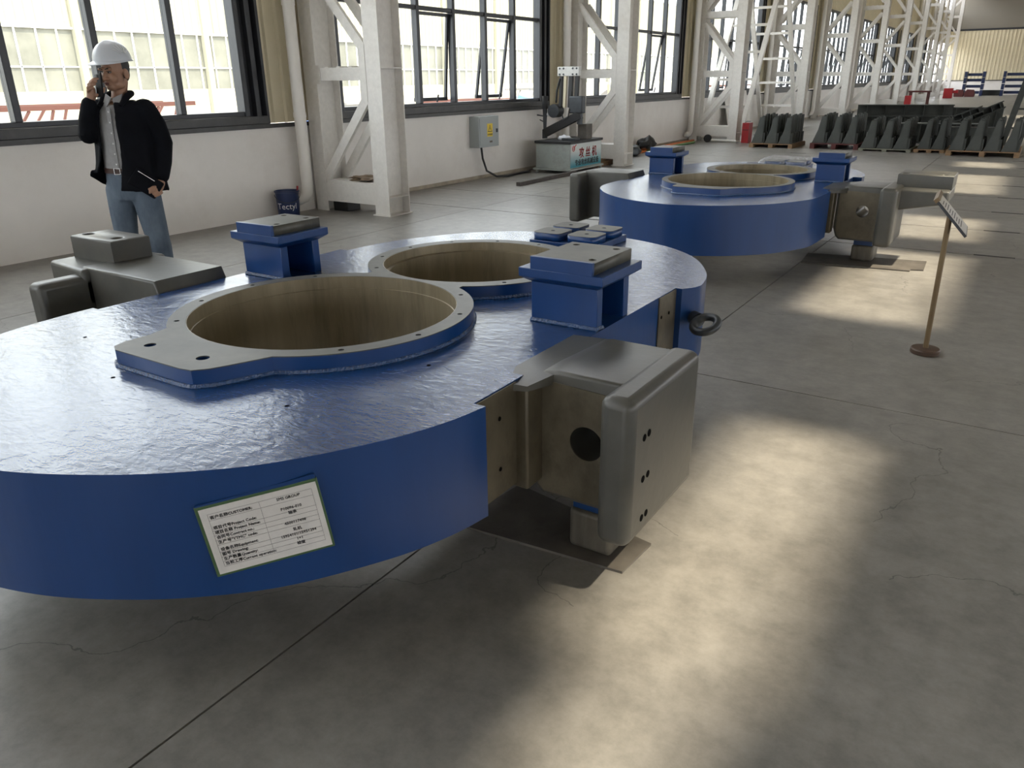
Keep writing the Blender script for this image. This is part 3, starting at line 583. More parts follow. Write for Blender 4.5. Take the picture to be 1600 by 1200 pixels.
# ------------------------------------------------------------------ crane columns
def hsec(mb, x0, x1, y0, y1, z0, z1, t=0.014):
    """upright H section with its flanges facing along y"""
    xm = (x0 + x1) / 2
    return mb.box(x0, x1, y0, y0 + t, z0, z1).box(x0, x1, y1 - t, y1, z0, z1).box(xm - t / 2, xm + t / 2, y0 + t, y1 - t, z0, z1)
def make_column():
    r = empty('crane_column', (-7.33, 7.65, 0))
    fx0, fx1, bx0, bx1, h = 0.40, 0.64, -0.66, -0.44, 0.20
    hsec(MB(), fx0, fx1, -h, h, 0, ZC).build('front_post', 'column', r)
    hsec(MB(), bx0, bx1, -h, h, 0, ZC).build('rear_post', 'column', r)
    MB().box(fx0 - 0.03, fx1 + 0.02, -h - 0.02, h + 0.02, 0, 0.015).build('base_plate', 'column', r)
    for z in (0.22, 1.75, 4.5):
        for s in (-1, 1):
            xm = (fx0 + fx1) / 2; MB().box(min(xm, xm + s * 0.118), max(xm, xm + s * 0.118), -h + 0.012, h - 0.012, z, z + 0.014).build('stiffener', 'column', r)
    MB().box(bx1 - 0.2, fx0 + 0.01, -h + 0.002, -h + 0.03, 0.13, 0.40).box(bx1 - 0.2, fx0 + 0.01, h - 0.03, h - 0.002, 0.13, 0.40).box(bx1, fx0, -h + 0.03, h - 0.03, 0.36, 0.40).build('base_beam', 'column', r)
    MB().box(fx0 - 0.10, fx0 + 0.005, -h - 0.006, -h + 0.008, 1.38, 2.02).build('gusset_plate', 'column', r)
    MB().box(bx0 + 0.02, bx1 + 0.07, -h - 0.006, -h + 0.008, 1.58, 1.80).build('gusset_plate', 'column', r)
    MB().box(bx1 - 0.10, bx1 + 0.01, -h - 0.006, -h + 0.008, 0.36, 0.62).build('gusset_plate', 'column', r)
    k = 0; z = 1.62
    while z < 8:
        for y in (-h + 0.006, h - 0.046):
            MB().box(bx1 - 0.02, fx0 + 0.01, y, y + 0.04, z, z + 0.15).build('strut', 'column', r)
        for j in range(4):
            x = bx1 + 0.12 + j * 0.2; MB().box(x, x + 0.06, -h + 0.04, h - 0.04, z + 0.142, z + 0.165).build('batten', 'column', r)
        z += 1.42
    zz = [(0.42, 1.40, 0), (1.98, 2.92, 1), (3.28, 4.30, 0), (4.75, 5.75, 1), (6.2, 7.2, 0)]
    for (a, b, flip) in zz:
        for y in (-h + 0.022, h - 0.03):
            p, q = ((bx1 - 0.0, y, a), (fx0 - 0.03, y, b)) if not flip else ((fx0 - 0.03, y, a), (bx1 - 0.0, y, b))
            # angle section: one leg across, one leg along
            MB().bar(p, q, 0.05, 0.115).build('diagonal_brace', 'column', r)
    return r
def make_pipe():
    p = MB().tube([(0, 0, ZC), (0, 0, 0.36), (-0.004, -0.012, 0.27), (-0.02, -0.05, 0.20), (-0.05, -0.10, 0.18), (-0.09, -0.13, 0.20)], 0.074, 20).build('downpipe', 'pipe', None, smooth=True)
    for z in (1.22, 2.5, 3.9): MB().tube([(0, 0, z - 0.03), (0, 0, z + 0.03)], 0.082, 20).build('collar', 'pipe', p, smooth=True)
    return p
col0 = make_column(); pipe0 = make_pipe()
ordn = ['first', 'second', 'third', 'fourth', 'fifth', 'sixth', 'seventh', 'eighth', 'ninth', 'tenth', 'eleventh']
cl = {0: 'nearest white lattice crane column, rising left of the wall-mounted electrical box', 1: 'white lattice crane column just behind the tapping machine', 2: 'white lattice crane column with the red extinguisher box at its foot', 3: 'white lattice crane column behind the crossed lattice bracing, left of the red pallet base'}
pl = {0: 'white downpipe beside the nearest crane column, above the blue bucket', 1: 'white downpipe beside the column behind the tapping machine', 2: 'white downpipe ending by the orange hoses on the floor', 3: 'white downpipe at the fourth crane column, behind the crossed bracing'}
for k in range(11):
    c = col0 if k == 0 else copy_tree(col0, None, (-7.33, 7.65 + BAY * k, 0))
    tag(c, cl.get(k, 'white lattice crane column, %s in the row counted from the nearest' % ordn[k]), 'column', 'row of lattice crane columns')
    p = pipe0 if k == 0 else copy_tree(pipe0, None)
    p.location = (-7.87, 7.20 + BAY * k, 0)
    tag(p, pl.get(k, 'white downpipe beside the %s crane column of the row' % ordn[k]), 'pipe', 'downpipes along the window wall')
gb = MB().box(-7.0, -6.6, YN, YF - 0.2, 8.3, 8.33).box(-6.81, -6.79, YN, YF - 0.2, 8.33, 9.0).box(-7.0, -6.6, YN, YF - 0.2, 9.0, 9.03).build('trim_3', 'column'); tag(gb, kind='structure')

# crossed lattice bracing between the third and fourth columns
def lattice(y0, z0, y1, z1, label):
    mid = Vector((-7.3, (y0 + y1) / 2, (z0 + z1) / 2)); r = empty('lattice_bracing', (-7.3, y0, z0)); tag(r, label, 'bracing', 'crossed lattice bracing between columns')
    d = Vector((0, y1 - y0, z1 - z0))
    for x in (-0.55, 0.55): MB().bar((x, 0, 0), Vector((x, 0, 0)) + d, 0.10, 0.12, (1, 0, 0)).build('chord', 'column', r)
    n = 13
    for k in range(1, n):
        c = d * (k / n); MB().bar((-0.55, c.y, c.z), (0.55, c.y, c.z), 0.06, 0.07).build('rung', 'column', r)
lattice(21.78, 0.15, 27.6, 9.3, 'white ladder-like bracing leaning up and away beside the red extinguisher box')
lattice(27.58, 0.05, 21.8, 9.1, 'white ladder-like bracing leaning back above the leftmost pallet of brackets')

# ------------------------------------------------------------------ wall side things
M['box_grey'] = mat('enclosure_grey', (0.33, 0.36, 0.36), 0.4)
M['yellow'] = mat('warning_yellow', (0.75, 0.55, 0.04), 0.5)
M['black'] = mat('black_rubber', (0.012, 0.012, 0.013), 0.5)
eb_ = MB().box(0, 0.20, 0, 0.60, 0, 0.50).build('electrical_box', 'box_grey', None, bevel=0.006); eb_.location = (WX, 11.08, 0.54)
tag(eb_, 'light grey wall-mounted electrical box with yellow warning sticker', 'electrical box')
MB().box(0.20, 0.206, 0.03, 0.57, 0.03, 0.47).build('door', 'box_grey', eb_, bevel=0.003)
MB().box(0.206, 0.222, 0.51, 0.545, 0.23, 0.29).build('latch', 'steel_dark', eb_)
st_ = MB().box(0.2062, 0.208, 0.24, 0.40, 0.17, 0.38).build('warning_sticker', 'yellow', eb_)
MB().prism_x([(0.255, 0.245), (0.385, 0.245), (0.32, 0.36)], 0.208, 0.2086).build('triangle_border', 'black', st_)
MB().prism_x([(0.272, 0.256), (0.368, 0.256), (0.32, 0.34)], 0.2086, 0.2092).build('triangle', 'yellow', st_)
MB().prism_x([(0.327, 0.325), (0.305, 0.294), (0.318, 0.294), (0.312, 0.262), (0.336, 0.300), (0.322, 0.300)], 0.2092, 0.2098).build('bolt_symbol', 'black', st_)
LET_X = Matrix(((0, 0, 1, 0), (1, 0, 0, 0), (0, 1, 0, 0), (0, 0, 0, 1)))     # text that faces +x, reads along +y
lettering('print', [('有电危险', 0.32, 0.19, 0.036, 'CENTER', 0.002)], 'black', st_, Matrix.Translation((0.2085, 0, 0)) @ LET_X)
MB().box(0.2062, 0.2075, 0.31, 0.39, 0.07, 0.10).build('rating_plate', 'brown_steel', eb_)
cb = MB().tube([(-7.95, 11.28, 0.56), (-7.93, 11.29, 0.35), (-7.90, 11.36, 0.14), (-7.82, 11.55, 0.03), (-7.76, 11.8, 0.018), (-7.8, 12.2, 0.016), (-7.78, 12.6, 0.016)], 0.018, 8).build('power_cable', 'black', None, smooth=True)
tag(cb, 'black power cable hanging from the electrical box down to the floor', 'cable')

# tapping machine
M['tank'] = mat('worn_grey_green_paint', (0.27, 0.30, 0.28), 0.5, col2=(0.38, 0.41, 0.39), vscale=4, grime=(0.12, 0.10, 0.08), gscale=4, gamt=0.6)
M['red_ink'] = mat('red_print', (0.55, 0.03, 0.03), 0.5)
def banner():
    m = bpy.data.materials.new('white_to_teal_print'); m.use_nodes = True; nt = m.node_tree; N = nt.nodes; L = nt.links
    tc = N.new('ShaderNodeTexCoord'); sp = N.new('ShaderNodeSeparateXYZ'); L.new(tc.outputs['Generated'], sp.inputs[0])
    r = N.new('ShaderNodeValToRGB'); r.color_ramp.elements[0].color = (0.03, 0.26, 0.33, 1); r.color_ramp.elements[1].color = (0.62, 0.66, 0.64, 1); r.color_ramp.elements[0].position = 0.05; r.color_ramp.elements[1].position = 0.7
    L.new(sp.outputs['Z'], r.inputs[0]); L.new(r.outputs[0], N['Principled BSDF'].inputs['Base Color']); N['Principled BSDF'].inputs['Roughness'].default_value = 0.45; return m
M['banner'] = banner()
M['white_metal'] = mat('white_enamel', (0.62, 0.62, 0.60), 0.4, var=0.1, vscale=20)
tm = empty('tapping_machine', (-7.33, 13.28, 0)); tag(tm, 'tapping machine on a grey tank with red Chinese lettering and a black folding arm', 'machine')
MB().box(-0.36, 0.36, -0.62, 0.62, 0.085, 0.52).build('tank', 'tank', tm, bevel=0.006)
MB().box(-0.38, 0.38, -0.64, 0.64, 0.52, 0.565).build('top_tray', 'black', tm, bevel=0.004)
MB().box(-0.40, 0.40, -0.66, 0.66, 0.055, 0.085).build('base_frame', 'tank', tm)
for x in (-0.36, 0.34):
    for y in (-0.62, 0.58): MB().box(x, x + 0.04, y, y + 0.04, 0, 0.055).build('foot', 'tank', tm)
sg = MB().box(0.36, 0.364, -0.60, 0.60, 0.10, 0.51).build('sign_panel', 'banner', tm)
lettering('red_lettering', [('攻 丝 机', 0.06, 0.27, 0.20, 'CENTER', 0.012)], 'red_ink', sg, Matrix.Translation((0.3646, 0, 0)) @ LET_X)
lettering('black_lettering', [('专业攻丝机械设备', 0.03, 0.135, 0.118, 'CENTER', 0.010)], 'black', sg, Matrix.Translation((0.3646, 0, 0)) @ LET_X)
MB().ring((0.3646, -0.50, 0.435), 0.045, 0.006, 'x', 20, 4).ring((0.3646, -0.49, 0.435), 0.022, 0.005, 'x', 14, 4).bar((0.3646, -0.47, 0.46), (0.3646, -0.40, 0.50), 0.012, 0.012).build('emblem', 'red_ink', sg)
# folding arm
pst = MB().box(0.12, 0.30, 0.10, 0.34, 0.565, 0.83).build('base_post', 'plate', tm, bevel=0.006)
MB().bar((-0.50, -0.06, 0.66), (0.22, 0.02, 1.00), 0.12, 0.15).build('lower_arm', 'black', tm, bevel=0.01)
MB().tube([(0.20, 0.02, 0.83), (0.20, 0.02, 1.16)], 0.055, 14).build('pivot', 'steel_dark', tm, smooth=True)
MB().box(0.0, 0.28, -0.05, 0.09, 1.02, 1.32).build('gear_housing', 'steel_dark', tm, bevel=0.02)
for x, w_ in ((-0.20, 0.055), (-0.11, 0.05), (0.0, 0.075), (0.13, 0.07)):
    MB().bar((x, 0, 1.12), (x + 0.02, 0, 1.72), w_, 0.06, (0, 1, 0)).build('link_bar', 'black' if x != -0.11 else 'cladding', tm, bevel=0.004)
tp_ = MB().box(-0.25, 0.20, -0.045, 0.045, 1.66, 1.82).build('top_plate', 'white_metal', tm, bevel=0.01)
for x in (-0.2, -0.12, 0.07, 0.15):
    for z in (1.69, 1.79): MB().tube([(x, -0.052, z), (x, -0.044, z)], 0.018, 8).build('bolt_head', 'steel_dark', tp_)
MB().tube([(-0.30, -0.10, 1.06), (-0.30, 0.10, 1.06)], 0.12, 20).build('motor_drum', 'steel_dark', tm, smooth=True)
MB().tube([(-0.14, -0.05, 1.0), (-0.09, -0.07, 0.90), (0.0, -0.07, 0.95), (0.02, -0.05, 1.1)], 0.012, 8).build('hose', 'black', tm, smooth=True)
MB().tube([(-0.28, -0.03, 1.2), (-0.26, -0.03, 1.42), (-0.2, -0.03, 1.62)], 0.02, 8).build('hose', 'black', tm, smooth=True)
MB().bar((-0.46, -0.04, 0.98), (-0.28, 0, 1.14), 0.05, 0.06).build('tool_arm', 'white_metal', tm)
MB().tube([(-0.50, -0.06, 1.10), (-0.50, -0.06, 1.32)], 0.055, 14).build('spindle_motor', 'black', tm, smooth=True)
MB().tube([(-0.50, -0.06, 0.565), (-0.50, -0.06, 0.72), (-0.50, -0.06, 0.73), (-0.50, -0.06, 1.10)], [0.05, 0.05, 0.03, 0.045], 12).build('spindle', 'steel_dark', tm, smooth=True)
MB().tube([(-0.66, -0.08, 0.985), (-0.50, -0.08, 0.965)], 0.012, 8).tube([(-0.60, -0.08, 0.90), (-0.50, -0.08, 0.86)], 0.010, 8).build('handle', 'steel_dark', tm)
M['cloth_white'] = mat('white_rag', (0.65, 0.66, 0.70), 0.8, bump=0.5, bscale=20)
def blob(name, m, c, s, seed, label=None, cat=None, parent=None, amp=0.25):
    bm = bmesh.new(); bmesh.ops.create_icosphere(bm, subdivisions=3, radius=1); rn = random.Random(seed); ph = [rn.uniform(0, 6) for _ in range(6)]
    for v in bm.verts:
        n = v.co.copy(); k = 1 + amp * (sin(4 * n.x + ph[0]) * sin(5 * n.y + ph[1]) + 0.6 * sin(9 * n.z + ph[2]) * sin(8 * n.x + ph[3]))
        v.co = Vector((n.x * s[0] * k, n.y * s[1] * k, max(n.z, -0.55) * s[2] * k))
    z0 = min(v.co.z for v in bm.verts)
    for v in bm.verts: v.co.z -= z0
    me = bpy.data.meshes.new(name); bm.to_mesh(me); bm.free(); o = mk(name, me, m, parent, smooth=True, ang=80); o.location = c
    if label: tag(o, label, cat)
    return o
blob('rag', 'cloth_white', (-7.28, 12.98, 0.565), (0.12, 0.05, 0.05), 3, 'crumpled white rag lying on the tapping machine tray', 'rag')
o = MB().box(-0.14, 0.14, -0.1, 0.1, 0, 0.045).build('vise', 'steel_dark', None, bevel=0.006); o.location = (-7.12, 12.95, 0.565); tag(o, 'dark flat steel vise on the corner of the tapping machine tray', 'vise')

# bucket
M['pail'] = mat('navy_pail', (0.008, 0.022, 0.085), 0.35)
M['pail_in'] = mat('pail_inside', (0.05, 0.045, 0.04), 0.6)
M['print_white'] = mat('white_print', (0.7, 0.7, 0.72), 0.5)
M['red_paint'] = mat('red_paint', (0.33, 0.012, 0.016), 0.4, var=0.1)
bk = empty('paint_bucket', (-7.84, 6.82, 0)); tag(bk, 'navy blue bucket with white lettering on the floor by the downpipe', 'bucket')
MB().lathe([(0.0, 0.004), (0.128, 0.004), (0.130, 0.0), (0.133, 0.01), (0.147, 0.31), (0.152, 0.315), (0.152, 0.33), (0.143, 0.33), (0.128, 0.02), (0.0, 0.02)], 32).build('pail', 'pail', bk, smooth=True)
MB().lathe([(0.0, 0.285), (0.139, 0.285), (0.139, 0.28)], 32).build('contents', 'pail_in', bk)
MB().lathe([(0.150, 0.312), (0.156, 0.316), (0.156, 0.33), (0.146, 0.333)], 32).build('rim', 'pail', bk, smooth=True)
hb = [(0.15 * cos(t), 0.15 * sin(t), 0.285 - 0.09 * sin((t + 2.2) / 3.14 * pi)) for t in [-2.2 + 3.14 * i / 14 for i in range(15)]]
MB().tube([(x * 1.04, y * 1.04, z) for x, y, z in hb], 0.004, 6).build('bail_handle', 'steel_dark', bk, smooth=True)
MB().tube([(0.05, 0.13, 0.30), (0.05, 0.14, 0.375)], 0.012, 8).build('brush_handle', 'red_paint', bk)
me = text_mesh('Tectyl', 0.105, 'CENTER', 0.0)
bm = bmesh.new(); bm.from_mesh(me); bmesh.ops.subdivide_edges(bm, edges=bm.edges, cuts=1); bm.to_mesh(me); bm.free()
for v in me.vertices:
    t = v.co.x / 0.143; a_ = rad(-48) + t; z = 0.115 + v.co.y; rr = 0.1345 + 0.014 * z / 0.3 + 0.0022
    v.co = Vector((rr * cos(a_), rr * sin(a_), z))
mk('lettering', me, 'print_white', bk)

# bars, hoses and small stuff on the floor
M['rust'] = mat('rusty_bar', (0.06, 0.05, 0.045), 0.6, var=0.3, vscale=10)
M['orange'] = mat('orange_hose', (0.62, 0.16, 0.04), 0.5); M['green_hose'] = mat('green_hose', (0.10, 0.22, 0.08), 0.5)
M['wood'] = mat('pallet_wood', (0.22, 0.135, 0.07), 0.7, var=0.25, vscale=6, stretch=(1, 6, 6))
o = MB().box(-0.035, 0.035, -0.95, 0.95, 0, 0.06).build('steel_bar', 'rust', None, bevel=0.004); o.location = (-6.90, 11.75, 0); tag(o, 'long dark steel bar on the floor before the tapping machine', 'bar')
for j, (x, y, l, c_, lab) in enumerate([(-7.62, 18.3, 1.9, 'orange', 'orange hose lying straight on the floor along the wall, nearest the aisle'), (-7.76, 19.3, 1.7, 'orange', 'orange hose lying close against the wall past the dark sack'), (-7.52, 18.9, 1.5, 'green_hose', 'green hose lying on the floor beside the orange hoses')]):
    o = MB().tube([(0, -l, 0.03), (0.03, -l * 0.4, 0.03), (-0.02, l * 0.3, 0.03), (0.0, l, 0.03)], 0.03, 8).build('hose', c_, None, smooth=True); o.location = (x, y, 0); tag(o, lab, 'hose')
blob('sack', 'black', (-7.62, 17.55, 0.06), (0.16, 0.35, 0.16), 5, 'dark crumpled sack on the orange hoses by the wall', 'sack')
blob('sack', 'steel_dark', (-7.45, 16.45, 0.0), (0.14, 0.28, 0.13), 8, 'dark grey bundle on the floor behind the second column', 'bundle')
for j, (z, x) in enumerate(((0.0, -6.98), (0.045, -7.0), (0.09, -7.06))):
    o = MB().box(-0.16, 0.16, -0.35, 0.35, 0, 0.043).build('wood_plank', 'wood', None, bevel=0.003); o.location = (x - 0.25, 14.36 + 0.02 * j, z)
    tag(o, '%s short wooden plank of the little stack behind the tapping machine' % ('bottom', 'middle', 'topmost')[j], 'plank', 'short planks stacked by the column')
ex_ = empty('extinguisher_box', (-6.40, 21.25, 0)); tag(ex_, 'tall red extinguisher box standing by the white column', 'box')
MB().box(-0.09, 0.09, -0.16, 0.16, 0, 0.50).build('case', 'red_paint', ex_, bevel=0.006); MB().box(-0.08, 0.08, -0.162, -0.158, 0.32, 0.335).build('handle_slot', 'black', ex_)
MB().tube([(-0.05, -0.1, 0.5), (-0.05, 0.1, 0.53), (0.05, 0.1, 0.53)], 0.008, 6).build('wire_handle', 'steel_dark', ex_)
cw = empty('caster_bar', (-7.35, 20.95, 0)); tag(cw, 'pipe with a black wheel lying at the foot of the column', 'wheel')
MB().tube([(0, -0.03, 0.10), (0, 0.03, 0.10)], 0.10, 20).build('wheel', 'black', cw, smooth=True); MB().tube([(0, 0.02, 0.06), (0.75, 0.1, 0.04)], 0.03, 10).build('bar', 'column', cw, smooth=True)
for j, (y, w_, lab) in enumerate(((24.3, 0.9, 'white board leaning against the wall behind the bracing'), (25.6, 0.8, 'second white board leaning on the wall, farther along behind the bracing'))):
    o = MB().box(0, 0.02, -w_ / 2, w_ / 2, 0, 1.25).build('leaning_board', 'wall', None); o.location = (-7.72, y, 0.005); o.rotation_euler = (0, rad(-13), 0); tag(o, lab, 'board')
blob('cable_heap', 'black', (-6.1, 22.9, 0), (0.45, 0.3, 0.10), 12, 'heap of black cables on the floor beside the red extinguisher box', 'cables', amp=0.4)

# ------------------------------------------------------------------ sign stand
M['brown_wood'] = mat('brown_turned_wood', (0.06, 0.032, 0.018), 0.5, var=0.2, vscale=12)
M['pole'] = mat('rusty_pole', (0.20, 0.145, 0.075), 0.45, metal=0.3, col2=(0.13, 0.075, 0.035), vscale=4, stretch=(1, 1, 0.6))
ss = empty('sign_stand', (-0.32, 5.17, 0)); tag(ss, 'small floor sign stand with tilted board on a thin brown pole', 'sign stand')
MB().lathe([(0, 0), (0.080, 0), (0.084, 0.006), (0.084, 0.026), (0.078, 0.034), (0.030, 0.036), (0, 0.036)], 32).build('base', 'brown_wood', ss, smooth=True, ang=30)
MB().tube([(0, 0, 0.034), (-0.008, 0.0, 0.84)], 0.0155, 14).build('pole', 'pole', ss, smooth=True)
bd = MB().box(-0.132, 0.132, -0.17, 0.17, 0, 0.014).build('board', 'frame', ss, bevel=0.002)
bd.location = (-0.004, 0.0, 0.845); bd.rotation_euler = (0, rad(47), rad(3.2))
MB().box(-0.122, 0.122, -0.16, 0.16, 0.014, 0.0155).build('paper', 'paper', bd)
mb = MB()
for k in range(9): mb.box(-0.09 + 0.02 * k, -0.084 + 0.02 * k, -0.12, 0.03 + 0.07 * ((k * 7) % 3) / 2, 0.0155, 0.0158)
mb.build('print_lines', 'ink', bd); MB().box(-0.14, -0.118, -0.175, 0.175, -0.004, 0.024).build('clip_strip', 'pole', bd)

M['kraft'] = mat('brown_paper', (0.20, 0.145, 0.095), 0.8)
blob('paper_scrap', 'kraft', (-7.20, 7.62, 0.40), (0.24, 0.13, 0.035), 31, 'crumpled brown paper on the base beam of the nearest crane column', 'paper', amp=0.5)
o = MB().box(-0.13, 0.13, -0.12, 0.12, 0, 0.125).build('black_block', 'black', None, bevel=0.008); o.location = (-7.60, 7.62, 0); tag(o, 'black block under the base beam of the nearest crane column', 'block')

# ------------------------------------------------------------------ pallets of brackets and the far end
M['bracket'] = mat('dark_grey_green_primer', (0.050, 0.054, 0.050), 0.7, var=0.15, vscale=5, spec=0.25)
M['bracket_lt'] = mat('grey_primer_plate', (0.078, 0.084, 0.079), 0.65, var=0.12, vscale=4, spec=0.25)
M['wood2'] = mat('greenish_pallet', (0.16, 0.16, 0.12), 0.7, var=0.2, vscale=5)
def make_bracket():
    r = empty('steel_bracket')
    g = MB().prism_y([(-0.20, 0.0), (0.10, 0.0), (0.10, 0.60), (-0.02, 0.60), (-0.08, 0.30)], -0.012, 0.012).build('gusset', 'bracket_lt', r)
    MB().box(0.085, 0.115, -0.012, 0.17, 0.24, 0.64).build('back_plate', 'bracket', r)
    MB().box(0.03, 0.085, 0.012, 0.15, 0.28, 0.62).build('rib', 'bracket', r)
    MB().box(-0.20, 0.14, -0.02, 0.17, 0, 0.018).build('foot', 'bracket', r)
    MB().box(0.10, 0.16, 0.0, 0.14, 0.018, 0.24).build('lower_box', 'bracket', r)
    return r
def pallet(name, x0, x1, y0, y1, h, m, label, cat):
    r = empty(name, ((x0 + x1) / 2, (y0 + y1) / 2, 0)); tag(r, label, cat); w, d = (x1 - x0) / 2, (y1 - y0) / 2
    n = 6
    for k in range(n):
        a = -d + k * (2 * d) / n; MB().box(-w, w, a, a + 2 * d / n * 0.8, h - 0.022, h).build('deck_board', m, r)
    for k in range(3):
        a = -w + k * (2 * w - 0.1) / 2; MB().box(a, a + 0.1, -d, d, 0.0, h - 0.022).build('bearer', m, r)
    return r
br0 = make_bracket()
groups = [
    ('wooden_pallet', -5.90, -4.86, 19.85, 21.15, 0.10, 'wood', 'wooden pallet under the leftmost cluster of grey brackets', 3, 'the leftmost pallet'),
    ('red_skid', -4.50, -3.42, 20.05, 21.6, 0.13, 'red_dull', 'dull red steel skid under the second cluster of brackets', 3, 'the red skid'),
    ('greenish_pallet', -3.38, -2.28, 19.90, 21.4, 0.06, 'wood2', 'low greenish pallet under the middle cluster of brackets', 3, 'the low greenish pallet'),
    ('wooden_pallet', -2.24, -1.62, 20.0, 21.4, 0.07, 'wood', 'small wooden pallet between the greenish and the right-hand pallet', 2, 'the small middle pallet'),
    ('wooden_pallet', -1.55, -0.20, 19.45, 21.3, 0.11, 'wood', 'wooden pallet at the right under the nearest cluster of brackets', 4, 'the right-hand pallet'),
]
M['red_dull'] = mat('dull_red_primer', (0.085, 0.018, 0.016), 0.6, var=0.15)
first = True; col_n = ['first', 'second', 'third', 'fourth']; dep_n = ['front', 'second', 'third', 'fourth', 'back']
for (nm, x0, x1, y0, y1, h, m, lab, n, where) in groups:
    pallet(nm, x0, x1, y0, y1, h, m, lab, 'pallet' if 'skid' not in nm else 'skid')
    for i in range(n):
        for j in range(5):
            o = br0 if first else copy_tree(br0)
            first = False
            o.location = (x0 + 0.21 + i * (x1 - x0 - 0.06) / n, y0 + 0.06 + j * 0.24, h); o.scale = (min(1, (x1 - x0 - 0.06) / n / 0.37), 1, 1.0 + 0.05 * (j % 2))
            tag(o, 'grey bracket, %s row, %s from left, on %s' % (dep_n[j], col_n[i], where), 'bracket', 'grey steel brackets on pallets')
def beam(x0, y0, z, x1, y1, z1, w, h, label, m='bracket'):
    r = empty('steel_beam', ((x0 + x1) / 2, (y0 + y1) / 2, min(z, z1))); tag(r, label, 'beam')
    c = Vector(r.location); p, q = Vector((x0, y0, z)) - c, Vector((x1, y1, z1)) - c; d = (q - p).normalized()
    u = d.cross(Vector((0, 1, 0))).normalized() if abs(d.y) < 0.9 else Vector((0, 0, 1)); u = u if u.z > 0 else -u
    for s in (0, 1):
        o = u * (s * h); MB().bar(p + o, q + o, w, 0.025, u).build('flange', m, r)
    MB().bar(p + u * h / 2, q + u * h / 2, 0.02, h, u).build('web', m, r)
    n = 5
    for k in range(n):
        c_ = p + (q - p) * ((k + 0.5) / n) + u * h / 2; MB().bar(c_ - d * 0.01, c_ + d * 0.01, w * 0.92, h, u).build('stiffener', m, r)
beam(-4.55, 27.0, 0.02, -2.35, 27.6, 0.02, 0.35, 0.42, 'long dark grey beam lying behind the second pallet, lower of the pile')
beam(-4.75, 26.9, 0.48, -2.2, 27.5, 0.48, 0.35, 0.30, 'long dark grey beam on top of the pile behind the second pallet')
beam(-3.1, 22.9, 0.02, -1.1, 23.1, 0.02, 0.5, 0.45, 'pale-topped grey beam lying behind the middle pallets', 'bracket_lt')
beam(-2.9, 30.0, 0.02, -1.0, 30.3, 0.02, 0.35, 0.60, 'grey beam lying farthest back behind the right-hand pallet')
beam(-1.55, 22.35, 0.50, -0.75, 22.6, 0.88, 0.30, 0.14, 'short grey beam tilted up at the right behind the brackets')
beam(-1.95, 22.05, 0.46, -1.15, 22.25, 0.80, 0.30, 0.12, 'short grey beam tilted over the middle pallets')
sup = MB().box(-1.9, -0.75, 22.0, 22.6, 0, 0.44).build('steel_box', 'bracket', None, bevel=0.01); tag(sup, 'dark grey steel box under the tilted beams behind the brackets', 'box')
fr_ = empty('steel_ladder_frame', (-0.22, 22.25, 0)); tag(fr_, 'tall dark grey ladder frame leaning at the right edge of the pallets', 'frame')
for x in (-0.42, -0.10, 0.30): MB().bar((x, 0, 0), (x + 0.24, 0.3, 1.55), 0.13, 0.26, (0, 1, 0)).build('side_rail', 'bracket', fr_)
for t in (0.28, 0.55, 0.82): MB().bar((-0.38 + 0.28 * t, 0.3 * t, 1.55 * t), (0.42 + 0.28 * t, 0.3 * t, 1.55 * t), 0.04, 0.04).build('rung', 'bracket_lt', fr_)
# far blue racks
M['navy'] = mat('navy_rack_paint', (0.010, 0.022, 0.075), 0.5)
for j, (x0, x1, lab) in enumerate(((-5.75, -4.45, 'navy blue stacking rack by the far wall, left one with red boxes'), (-3.0, -1.4, 'navy blue stacking rack by the far wall, right one'))):
    r = empty('stacking_rack', ((x0 + x1) / 2, 78, 0)); tag(r, lab, 'rack', 'navy racks by the far wall'); w = (x1 - x0) / 2
    for z in (0.15, 0.62, 1.10, 1.52): MB().box(-w + 0.14, w - 0.14, -0.09, 0.09, z, z + 0.22).build('shelf_beam', 'navy', r)
    for s in (-1, 1):
        for z in (0.0, 0.48, 0.96, 1.42): MB().box(s * w - 0.1, s * w + 0.1, -0.5, 0.5, z, z + 0.44).build('end_frame', 'navy', r)
for j, x in enumerate((-5.75, -5.0)):
    o = MB().prism_y([(-0.33, 0), (0.33, 0), (0.36, 0.25), (0.25, 0.52), (-0.22, 0.55), (-0.36, 0.3)], -0.35, 0.35).build('red_crate', 'red_dull', None, bevel=0.02); o.location = (x, 74.2, 0)
    tag(o, ('dull red crate at the foot of the left navy rack', 'dull red crate, the right one before the left navy rack')[j], 'crate')
o = MB().box(-0.75, 0.75, -0.5, 0.5, 0, 0.10).box(-0.7, 0.8, -0.5, 0.5, 0.11, 0.2).box(-0.75, 0.7, -0.45, 0.5, 0.21, 0.3).box(-0.7, 0.75, -0.5, 0.45, 0.31, 0.42).build('sheet_stack', 'bracket_lt', None); o.location = (-3.75, 79.5, 0); tag(o, 'stack of grey steel sheets between the two navy racks', 'sheets')
o = MB().box(-0.16, 0.16, -0.16, 0.16, 0, 0.6).build('red_cabinet', 'red_paint', None, bevel=0.02); o.location = (-6.2, 49.2, 0); tag(o, 'small red box at the foot of a distant crane column', 'box')
wb = empty('work_table', (-6.0, 52.0, 0)); tag(wb, 'low dark red work table standing by distant crane columns', 'table')
MB().box(-0.55, 0.55, -0.4, 0.4, 0.72, 0.80).build('table_top', 'red_dull', wb)
for x in (-0.5, 0.42):
    for y in (-0.38, 0.30): MB().box(x, x + 0.08, y, y + 0.08, 0, 0.72).build('leg', 'red_dull', wb)
